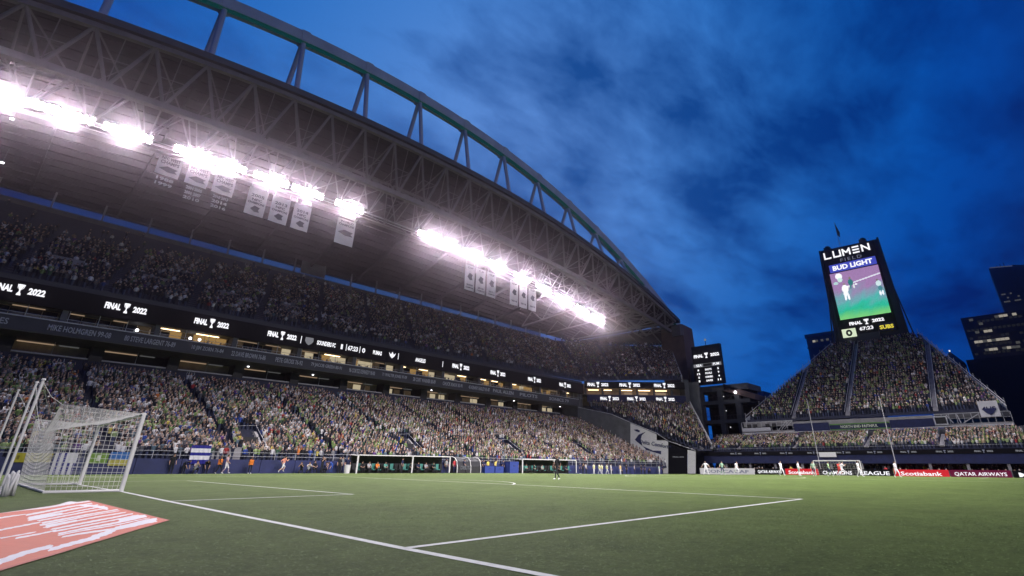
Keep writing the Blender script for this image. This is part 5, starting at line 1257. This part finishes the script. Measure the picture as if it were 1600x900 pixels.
for x0, x1, h, lab in ((53.2, 55.2, 1.0, 'blue equipment box nearer the curved dugout'), (55.4, 57.2, .95, 'blue equipment box second from the curved dugout'), (58.6, 60.6, 1.7, 'taller blue equipment case beside the far dugout')):
    mb = MB().box(x0, 37.0, gz(x0, 37), x1, 38.2, gz(x0, 37)+h); o = mb.build('equipment_box', 'soft_blue'); o.data.transform(Matrix.Translation((-x0, -37, -gz(x0, 37)))); o.location = (x0, 37, gz(x0, 37)); prop(o, lab, 'box', 'blue boxes between the dugouts')
    MB().box(-.03, -.03, h, x1-x0+.03, 1.23, h+.08).build('lid', 'navy_cloth', o, world=False); MB().box((x1-x0)/2-.2, -.06, h*.6, (x1-x0)/2+.2, 0, h*.66).build('handle', 'black_metal', o, world=False)
bn = MB().tube([(0, 0, 0), (0, 0, .9)], [.32, .38], 14).build('waste_bin', 'white_paint'); bn.location = (30.4, 37.2, gz(30, 37)); prop(bn, 'white round bin standing left of the near dugout', 'bin'); MB().tube([(0, 0, .9), (0, 0, .98)], [.40, .36], 14).build('rim', 'rail_metal', bn, world=False)

# ---- far goal
fg = thing('far_goal', 'far white goal with its net in front of the advertising boards', 'goal', (105, .4, 0)); zg = gz(105, 0)
fy = (4.3, -3.25)
for y in fy: MB().tube([(105, y, zg), (105, y, zg+2.45)], .085, 8).build('goal_post', 'white_paint', fg)
MB().tube([(105, fy[0], zg+2.42), (105, fy[1], zg+2.42)], .085, 8).build('crossbar', 'white_paint', fg)
mb = MB()
for k in range(16):
    y = fy[0]+(fy[1]-fy[0])*k/15; mb.tube([(105, y, zg+2.42), (106.4, y, zg+2.3), (107.2, y, zg)], .012, 3, cap=False)
for k in range(9):
    z = zg+2.3*k/8; mb.tube([(107.2-.8*k/8, fy[0], z), (107.2-.8*k/8, fy[1], z)], .012, 3, cap=False)
for y in fy:
    for k in range(1, 8): z = zg+2.3*k/8; mb.tube([(105, y, z), (107.2-.8*k/8, y, z)], .012, 3, cap=False)
o = mb.build('net', 'net_cord', fg); o['kind'] = 'stuff'
o = MB().box(0, -1.6, 0, .12, 1.6, .9).build('sign_panel', 'board_white'); o.location = (120.2, 5.6, 3.0); prop(o, 'small plain white panel on the navy wall above the far goal', 'sign'); MB().box(-.03, -1.66, -.05, .02, 1.66, 0).build('frame', 'rail_metal', o, world=False)

# ================================================================== PEOPLE
def figure(label, loc, facing, shirt, shorts, legs, shoes=(.6, .6, .6), hair=(.03, .02, .015), skin=(.45, .27, .19), pose='stand', height=1.92, sleeve=None, group=None, bib=None, mirror=False):
    s = height/1.78; ms = -1 if mirror else 1
    J = dict(pel=(0, 0, .96), sp=(.0, 0, 1.15), ch=(.01, 0, 1.36), nk=(.01, 0, 1.50), hd=(.03, 0, 1.60), tp=(.03, 0, 1.72), ns=(.125, 0, 1.62))
    Lm = {}
    for n, sg in (('l', 1), ('r', -1)):
        J['sh'+n] = (0, sg*.185, 1.43); J['el'+n] = (-.02, sg*.25, 1.16); J['wr'+n] = (.07, sg*.27, .92)
        J['hp'+n] = (0, sg*.10, .92); J['kn'+n] = (.03, sg*.11, .50); J['an'+n] = (-.02, sg*.115, .09); J['to'+n] = (.17, sg*.135, .035)
    if pose == 'walk':
        J.update(knl=(.20, .11, .52), anl=(.26, .11, .11), tol=(.44, .12, .09), knr=(-.03, -.1, .50), anr=(-.26, -.1, .14), tor=(-.11, -.11, .035), ell=(-.14, .25, 1.18), wrl=(-.10, .27, .95), elr=(.08, -.25, 1.18), wrr=(.24, -.22, 1.02))
    if pose == 'run':
        J.update(sp=(.05, 0, 1.14), ch=(.11, 0, 1.33), nk=(.15, 0, 1.46), hd=(.18, 0, 1.56), tp=(.20, 0, 1.68), ns=(.28, 0, 1.57), shl=(.11, .185, 1.40), shr=(.11, -.185, 1.40),
                 knl=(.32, .10, .66), anl=(.14, .10, .30), tol=(.30, .11, .22), knr=(-.10, -.1, .52), anr=(-.44, -.1, .30), tor=(-.42, -.11, .12), ell=(-.15, .26, 1.2), wrl=(.02, .3, 1.05), elr=(.26, -.27, 1.2), wrr=(.42, -.18, 1.32))
    if pose == 'wide':
        J.update(knl=(.05, .22, .50), anl=(0, .32, .09), tol=(.17, .38, .035), knr=(.05, -.22, .50), anr=(0, -.32, .09), tor=(.17, -.38, .035), ell=(0, .40, 1.22), wrl=(.10, .52, 1.02), elr=(0, -.40, 1.22), wrr=(.10, -.52, 1.02))
    if pose == 'crouch':
        J.update(pel=(-.12, 0, .42), sp=(-.03, 0, .60), ch=(.10, 0, .80), nk=(.16, 0, .93), hd=(.20, 0, 1.02), tp=(.21, 0, 1.14), ns=(.30, 0, 1.03), shl=(.10, .185, .86), shr=(.10, -.185, .86), ell=(.26, .25, .66), wrl=(.36, .08, .86), elr=(.26, -.25, .66), wrr=(.36, -.08, .88),
                 hpl=(-.10, .1, .40), hpr=(-.10, -.1, .40), knl=(.28, .17, .50), anl=(.05, .15, .09), tol=(.22, .17, .035), knr=(.20, -.2, .12), anr=(-.18, -.15, .08), tor=(-.22, -.15, .02))
    if pose == 'sit':
        J.update(pel=(-.12, 0, .50), sp=(-.12, 0, .70), ch=(-.06, 0, .92), nk=(-.03, 0, 1.05), hd=(0, 0, 1.15), tp=(0, 0, 1.27), ns=(.10, 0, 1.16), shl=(-.06, .185, .98), shr=(-.06, -.185, .98), ell=(.06, .24, .74), wrl=(.24, .12, .66), elr=(.06, -.24, .74), wrr=(.24, -.12, .66),
                 hpl=(-.1, .1, .48), hpr=(-.1, -.1, .48), knl=(.30, .14, .50), anl=(.28, .14, .09), tol=(.44, .16, .035), knr=(.30, -.14, .50), anr=(.32, -.14, .09), tor=(.48, -.16, .035))
    if pose == 'bend':
        J.update(pel=(-.10, 0, .92), sp=(.08, 0, 1.02), ch=(.28, 0, 1.08), nk=(.42, 0, 1.08), hd=(.52, 0, 1.08), tp=(.62, 0, 1.14), ns=(.60, 0, 1.02), shl=(.30, .185, 1.06), shr=(.30, -.185, 1.06), ell=(.36, .2, .78), wrl=(.46, .16, .56), elr=(.36, -.2, .78), wrr=(.46, -.16, .56))
    if pose == 'wave':
        J.update(ell=(.0, .34, 1.62), wrl=(.06, .30, 1.88))
    if pose == 'camera':
        J.update(ell=(.16, .24, 1.22), wrl=(.28, .08, 1.48), elr=(.16, -.24, 1.22), wrr=(.28, -.08, 1.48))
    E = [('pel', 'sp', 'torso'), ('sp', 'ch', 'torso'), ('ch', 'nk', 'neck'), ('nk', 'hd', 'head'), ('hd', 'tp', 'head'), ('hd', 'ns', 'head')]
    rad = dict(pel=.135, sp=.125, ch=.15, nk=.055, hd=.088, tp=.075, ns=.022)
    for n, sg in (('l', 1), ('r', -1)):
        E += [('ch', 'sh'+n, 'torso'), ('sh'+n, 'el'+n, 'sleeve'), ('el'+n, 'wr'+n, 'arm'), ('pel', 'hp'+n, 'shorts'), ('hp'+n, 'kn'+n, 'thigh'), ('kn'+n, 'an'+n, 'shin'), ('an'+n, 'to'+n, 'shoe')]
        rad.update({'sh'+n: .07, 'el'+n: .045, 'wr'+n: .03, 'hp'+n: .095, 'kn'+n: .06, 'an'+n: .042, 'to'+n: .035})
        e = np.array(J['el'+n]); w = np.array(J['wr'+n]); d = (w-e)/np.linalg.norm(w-e); sd = np.cross(d, (0, 1, 0)); sd = sd/np.linalg.norm(sd) if np.linalg.norm(sd) > .1 else np.array((1., 0, 0))
        J['pm'+n] = tuple(w+d*.07); rad['pm'+n] = .03; E.append(('wr'+n, 'pm'+n, 'hand'))
        for f_, (o_, ln) in enumerate(((-.024, .075), (-.008, .09), (.008, .085), (.024, .065))):
            k_ = 'f%d%s' % (f_, n); J[k_] = tuple(w+d*(.07+ln)+sd*o_+np.array((0, -sg*.02, 0))); rad[k_] = .009; E.append(('pm'+n, k_, 'hand'))
        k_ = 'th'+n; J[k_] = tuple(w+d*.07+sd*.05); rad[k_] = .010; E.append(('wr'+n, k_, 'hand'))
    names = list(J); idx = {n: i for i, n in enumerate(names)}
    co = np.array([J[n] for n in names])*s; co[:, 1] *= ms
    me = bpy.data.meshes.new('body'); me.from_pydata([tuple(c) for c in co], [(idx[a], idx[b_]) for a, b_, _ in E], []); me.update()
    o = bpy.data.objects.new('body', me); COL.objects.link(o); md = o.modifiers.new('skin', 'SKIN'); md.use_smooth_shade = True
    sv_ = me.skin_vertices[0].data
    for n, i in idx.items(): sv_[i].radius = (rad[n]*s, rad[n]*s); sv_[i].use_root = (n == 'pel')
    sd_ = o.modifiers.new('sub', 'SUBSURF'); sd_.levels = 1; sd_.render_levels = 1
    dg = bpy.context.evaluated_depsgraph_get(); bm_ = bpy.data.meshes.new_from_object(o.evaluated_get(dg)); bpy.data.objects.remove(o); bpy.data.meshes.remove(me)
    nf = len(bm_.polygons); cen = np.zeros(nf*3); bm_.polygons.foreach_get('center', cen); cen = cen.reshape(-1, 3)
    best = np.full(nf, 1e9); tag = np.zeros(nf, int); along = np.zeros(nf)
    for ei, (a, b_, t_) in enumerate(E):
        p, q = co[idx[a]], co[idx[b_]]; L2 = (q-p)@(q-p); tt = np.clip(((cen-p)@(q-p))/L2, 0, 1); rr_ = rad[a]*(1-tt)+rad[b_]*tt
        dist = np.linalg.norm(cen-(p+tt[:, None]*(q-p)), axis=1)-rr_*s; m_ = dist < best; best[m_] = dist[m_]; tag[m_] = ei; along[m_] = tt[m_]
    sk = np.array(skin); parts = {'torso': shirt, 'neck': shirt, 'head': skin, 'sleeve': shirt, 'arm': sleeve or skin, 'shorts': shorts, 'thigh': shorts, 'shin': legs, 'shoe': shoes, 'hand': skin}
    cols = np.array([parts[E[t_][2]] for t_ in tag], float)
    hn = co[idx['hd']]; upv = co[idx['tp']]-hn; upv /= np.linalg.norm(upv)
    el = (cen-hn)@upv; hm = np.array([E[t_][2] == 'head' for t_ in tag])
    k3 = len(bm_.loops); ca_ = bm_.color_attributes.new('col', 'FLOAT_COLOR', 'CORNER'); ls = np.zeros(nf, int); lt = np.zeros(nf, int); bm_.polygons.foreach_get('loop_total', lt)
    c4 = np.ones((k3, 4), np.float32); c4[:, :3] = np.repeat(cols, lt, axis=0); ca_.data.foreach_set('color', c4.ravel())
    bm_.materials.clear(); bm_.materials.append(MATS['crowd_mix']); bm_.name = 'person'
    b0 = obj('person', bm_); b0.location = loc; b0.rotation_euler = (0, 0, facing); prop(b0, label, 'person', group)
    hb = bmesh.new(); bmesh.ops.create_uvsphere(hb, u_segments=10, v_segments=6, radius=.112*s)
    hp = Vector(co[idx['hd']]+upv*.055*s+np.array((-.022*s, 0, 0)))
    for v in hb.verts: v.co = v.co*0.98+hp if v.co.z > -.02 or v.co.x < 0 else v.co*.55+hp
    hm_ = bpy.data.meshes.new('hair'); hb.to_mesh(hm_); hb.free(); ch_ = hm_.color_attributes.new('col', 'FLOAT_COLOR', 'CORNER')
    ch_.data.foreach_set('color', np.tile(np.array((*hair, 1), np.float32), len(hm_.loops))); hm_.materials.append(MATS['crowd_mix']); obj('hair', hm_, b0, world=False)
    if bib:
        ch3 = co[idx['ch']]; pl = co[idx['pel']]
        m_ = MB(); ax = (ch3-pl)/np.linalg.norm(ch3-pl); n_ = 12
        for zf in (0, 1): pass
        ringp = []
        for f_, rx, ry in ((-.15, .20, .22), (.5, .20, .22), (1.0, .20, .24), (1.15, .15, .18)):
            c_ = pl+(ch3-pl)*f_; ringp.append([c_+np.array((rx*s*math.cos(2*math.pi*k/n_), ry*s*math.sin(2*math.pi*k/n_), 0)) for k in range(n_)])
        for a, b_ in zip(ringp[:-1], ringp[1:]):
            for k in range(n_): m_.face(a[k], a[(k+1) % n_], b_[(k+1) % n_], b_[k])
        bo = m_.mesh('vest', 'crowd_mix'); cb_ = bo.color_attributes.new('col', 'FLOAT_COLOR', 'CORNER'); cb_.data.foreach_set('color', np.tile(np.array((*bib, 1), np.float32), len(bo.loops))); obj('vest', bo, b0, world=False)
    return b0
BK = (.012, .012, .015); WT = (.72, .71, .72); NV_ = (.015, .02, .06); OR = (.75, .20, .03); DSK = (.16, .09, .06); GRN = (.16, .34, .06)
G = lambda x, y: (x, y, gz(x, y))
PI = math.pi
figure('referee-like player in all black kit with white boots alone on the pitch', G(27.28, .35), R(160), BK, BK, BK, (.8, .8, .8), DSK, DSK, 'walk', 1.72)
figure('steward in black pressed against the blue wall, leftmost', G(11.8, 37.9), R(-90), BK, BK, BK, BK, group=None)
figure('dark clothed person bending beside the blue wall left of the striped flag', G(12.9, 37.9), R(-60), NV_, BK, BK, BK, pose='bend')
figure('crouching photographer in black and white in front of the striped flag', G(13.8, 37.4), R(-80), (.25, .25, .26), BK, BK, (.4, .4, .4), pose='crouch')
figure('player in orange vest and black shorts warming up by the wall', G(15.85, 37), R(-40), BK, BK, BK, (.7, .7, .7), DSK, DSK, 'walk', 1.8, bib=OR)
figure('player in pink top walking beside the orange vest', G(16.55, 37.1), R(-30), (.65, .42, .42), WT, (.4, .3, .35), (.7, .7, .7), pose='walk')
figure('black clothed person leaning on the wall behind the orange vest', G(15.0, 38.1), R(-100), BK, BK, BK, BK, pose='bend')
figure('standing player in orange vest with black trousers alone by the wall', G(18.94, 37), R(-95), BK, BK, BK, (.8, .8, .8), DSK, DSK, 'stand', 1.75, bib=OR)
figure('runner in coral top and white shorts jogging along the wall', G(22.35, 36.9), R(10), (.62, .25, .17), WT, SKIN[1], (.7, .7, .7), pose='run')
for i, (x, y, po, sh, lab) in enumerate(((24.7, 37.3, 'crouch', BK, 'photographer in black crouching, first of the row right of the runner'), (25.5, 37.1, 'crouch', (.4, .4, .42), 'photographer in grey top crouching in the row right of the runner'), (26.3, 37.4, 'sit', BK, 'photographer in black sitting low in the middle of the crouching row'), (27.1, 37.2, 'camera', BK, 'standing photographer in black with camera raised in the crouching row'), (27.6, 37.5, 'crouch', NV_, 'photographer in navy crouching at the right of the row'))):
    figure(lab, G(x, y), R(-90+20*(i-2)), sh, BK, BK, BK, pose=po)
figure('man in royal blue tracksuit bending beside the wall', G(28.4, 37.4), R(-150), (.03, .08, .36), (.03, .08, .36), (.02, .05, .2), BK, pose='bend')
figure('person in black standing left of the white bin', G(29.4, 37.4), R(-90), BK, BK, BK, BK)
figure('person in black with grey top standing behind the white bin', G(30.0, 37.9), R(-80), (.2, .2, .2), BK, BK, BK)
bench = [(32.6, BK, 'substitute in black at the left end of the near dugout'), (33.6, (.4, .4, .42), 'substitute in grey top seated in the near dugout'), (34.8, OR, 'substitute in orange vest seated in the near dugout'), (36.0, (.1, .3, .25), 'substitute in teal top seated in the near dugout'), (40.0, BK, 'coach in black seated right of the middle post of the near dugout'), (41.2, NV_, 'coach in navy seated in the near dugout'), (42.5, (.3, .3, .32), 'coach in grey seated in the near dugout'), (43.8, BK, 'coach in black seated near the right post of the near dugout')]
for x, c, lab in bench: figure(lab, (x, 37.55, gz(x, 37)), R(-90), c, BK, BK, BK, pose='sit')
figure('man in red top standing just right of the near dugout', G(47.4, 37.3), R(-90), (.45, .04, .05), NV_, NV_, BK)
figure('person in white top standing beside the red topped man', G(48.0, 37.9), R(-90), WT, BK, BK, BK)
figure('steward in yellow jacket behind the blue boxes, left one', G(55.2, 38.55), R(-90), (.62, .52, .10), NV_, NV_, BK)
figure('steward in yellow jacket behind the blue boxes, right one', G(56.8, 38.5), R(-80), (.60, .50, .12), NV_, NV_, BK, pose='wave')
figure('person in navy standing behind the blue equipment boxes', G(54.2, 38.5), R(-90), NV_, NV_, NV_, BK)
for x, c, lab in ((63, (.1, .3, .25), 'substitute in teal seated at the left of the far dugout'), (65, BK, 'substitute in black seated in the far dugout'), (67, (.3, .32, .3), 'substitute in grey seated in the far dugout'), (71.5, BK, 'coach in black seated right of the middle post of the far dugout'), (73.5, NV_, 'coach in navy seated near the right post of the far dugout')): figure(lab, (x, 37.55, gz(x, 37)), R(-90), c, BK, BK, BK, pose='sit')
figure('ball person in navy standing right of the far dugout', G(77.2, 37.2), R(-90), NV_, NV_, NV_)
for i, (x, lab) in enumerate(((81.5, 'substitute in pale yellow vest, first of the pale group right of the far dugout'), (82.9, 'substitute in pale yellow vest, second of the pale group'), (84.1, 'substitute in pale yellow vest in the middle of the pale group'), (85.4, 'substitute in pale yellow vest, last of the pale group'))):
    figure(lab, G(x, 37.2-.3*(i % 2)), R(-90+15*i), WT, WT, WT, pose=('stand', 'walk')[i % 2], bib=(.66, .66, .30))
figure('person in white standing apart right of the pale vest group', G(86.8, 36.9), R(-60), WT, WT, WT)
figure('player in pinkish white kit with yellow bib by the blue wall', G(89.6, 36.6), R(-90), (.66, .52, .55), WT, WT, bib=(.7, .5, .2))
figure('steward in black by the blue wall, right of the pink kit', G(93.4, 37.6), R(-90), BK, BK, BK, BK)
figure('pair of stewards in black, left one, by the far blue wall', G(99.2, 37.6), R(-90), BK, BK, BK, BK); figure('steward in navy, right of the pair by the far blue wall', G(100.2, 37.4), R(-90), NV_, BK, BK, BK)
figure('player in pale green and white standing by the far end of the blue wall', G(105.0, 36.6), R(-90), (.5, .62, .5), WT, WT)
figure('person in black beside the white end panel of the advertising wall', G(118.6, 31.4), R(180), BK, BK, BK, BK)
for i, (x, y, c, po, lab) in enumerate(((31.0, 38.3, NV_, 'stand', 'person in navy standing behind the left post of the near dugout'), (46.6, 38.2, (.3, .3, .3), 'stand', 'person in grey standing at the right post of the near dugout'), (48.9, 36.9, NV_, 'walk', 'coach in navy walking in front of the curved dugout'), (52.9, 37.6, BK, 'stand', 'person in black between the curved dugout and the blue boxes'), (58.2, 38.2, NV_, 'stand', 'person in navy beside the taller blue case'), (60.8, 37.6, (.55, .5, .2), 'stand', 'steward in dull yellow at the left post of the far dugout'), (69.0, 36.6, BK, 'stand', 'coach in black standing in front of the far dugout'), (38.0, 36.7, NV_, 'stand', 'coach in navy standing before the middle post of the near dugout'), (78.4, 37.4, BK, 'camera', 'photographer in black right of the far dugout'), (79.8, 37.8, (.5, .5, .5), 'stand', 'person in pale grey right of the far dugout'), (88.2, 37.9, NV_, 'crouch', 'photographer in navy crouching left of the pink kit'), (91.6, 37.8, (.2, .3, .2), 'sit', 'ball person in green sitting by the far blue wall'), (96.6, 37.7, (.5, .45, .5), 'stand', 'person in pale top by the far blue wall'), (102.4, 37.7, BK, 'crouch', 'photographer in black crouching by the far blue wall'), (107.5, 37.2, NV_, 'stand', 'steward in navy at the very end of the blue wall'))):
    figure(lab, G(x, y), R(-90+17*((i*7) % 5-2)), c, BK, BK, BK, pose=po)
# the match around the far goal
for (x, y, f_, sh, so, le, po, lab, sk) in (
    (96.5, 21.5, 200, WT, WT, WT, 'wide', 'outfield player in white kit, leftmost near the corner', 1), (98, 18.9, 250, (.20, .33, .22), NV_, (.2, .3, .2), 'wide', 'player in green kit with dark shorts near the white board', 1),
    (98, 16.1, 240, WT, WT, WT, 'run', 'player in white kit running, second white from the left', 1), (97, 7.6, 250, WT, WT, WT, 'walk', 'player in white kit in front of the black airline board', 1),
    (99, 5.3, 300, WT, (.3, .36, .3), WT, 'wide', 'player in white kit in front of the small red board', 1), (101, 3.4, 200, (.3, .42, .3), NV_, (.25, .3, .2), 'stand', 'player in green kit near the left far goalpost', 1),
    (101, .9, 270, (.25, .38, .2), NV_, (.2, .3, .15), 'walk', 'player in green kit standing in the far goal mouth', 3), (101.5, -.6, 230, (.62, .06, .05), (.5, .05, .05), (.5, .05, .05), 'run', 'goalkeeper in red kit in the far goal mouth', 1),
    (99, -1.6, 300, WT, WT, WT, 'run', 'player in white kit running across the far goal mouth', 1), (95, -5.0, 260, WT, WT, WT, 'walk', 'player in white kit by the right far goalpost', 3), (100, -9.2, 250, WT, WT, WT, 'walk', 'player in white kit in front of the large red board', 1)):
    x, y = -4.53+(x+4.53)*.76, -26.66+(y+26.66)*.76
    figure(lab, (x, y, gz(x, y)), R(f_), sh, so, le, pose=po, height=1.86, skin=tuple(SKIN[sk]))
figure('steward in yellow top standing behind the black airline board', (109.4, 9.9, -.55), R(180), (.6, .5, .1), NV_, NV_, height=1.8)
figure('steward in white shirt behind the small red board', (109.6, 8.2, -.55), R(180), (.6, .6, .6), NV_, NV_, height=1.8)
figure('person in red jacket behind the right far goalpost', (110.0, -6.0, -.55), R(180), (.5, .04, .05), BK, BK, height=1.8)

# ================================================================== HAZE
HAZE = 0.00039
hz = MB().box(-660, -660, -1.75, 760, 660, 215)
hm = bpy.data.materials.new('haze_air'); hm.use_nodes = True; t = hm.node_tree; t.nodes.clear()
pv = t.nodes.new('ShaderNodeVolumePrincipled'); pv.inputs['Color'].default_value = (.92, .76, .92, 1); pv.inputs['Density'].default_value = HAZE; pv.inputs['Anisotropy'].default_value = 0.98
mo = t.nodes.new('ShaderNodeOutputMaterial'); t.links.new(pv.outputs[0], mo.inputs['Volume']); MATS['haze_air'] = hm
o = hz.build('haze', 'haze_air'); o['kind'] = 'stuff'; prop(o, 'thin pale evening haze hanging in the stadium air', 'haze')
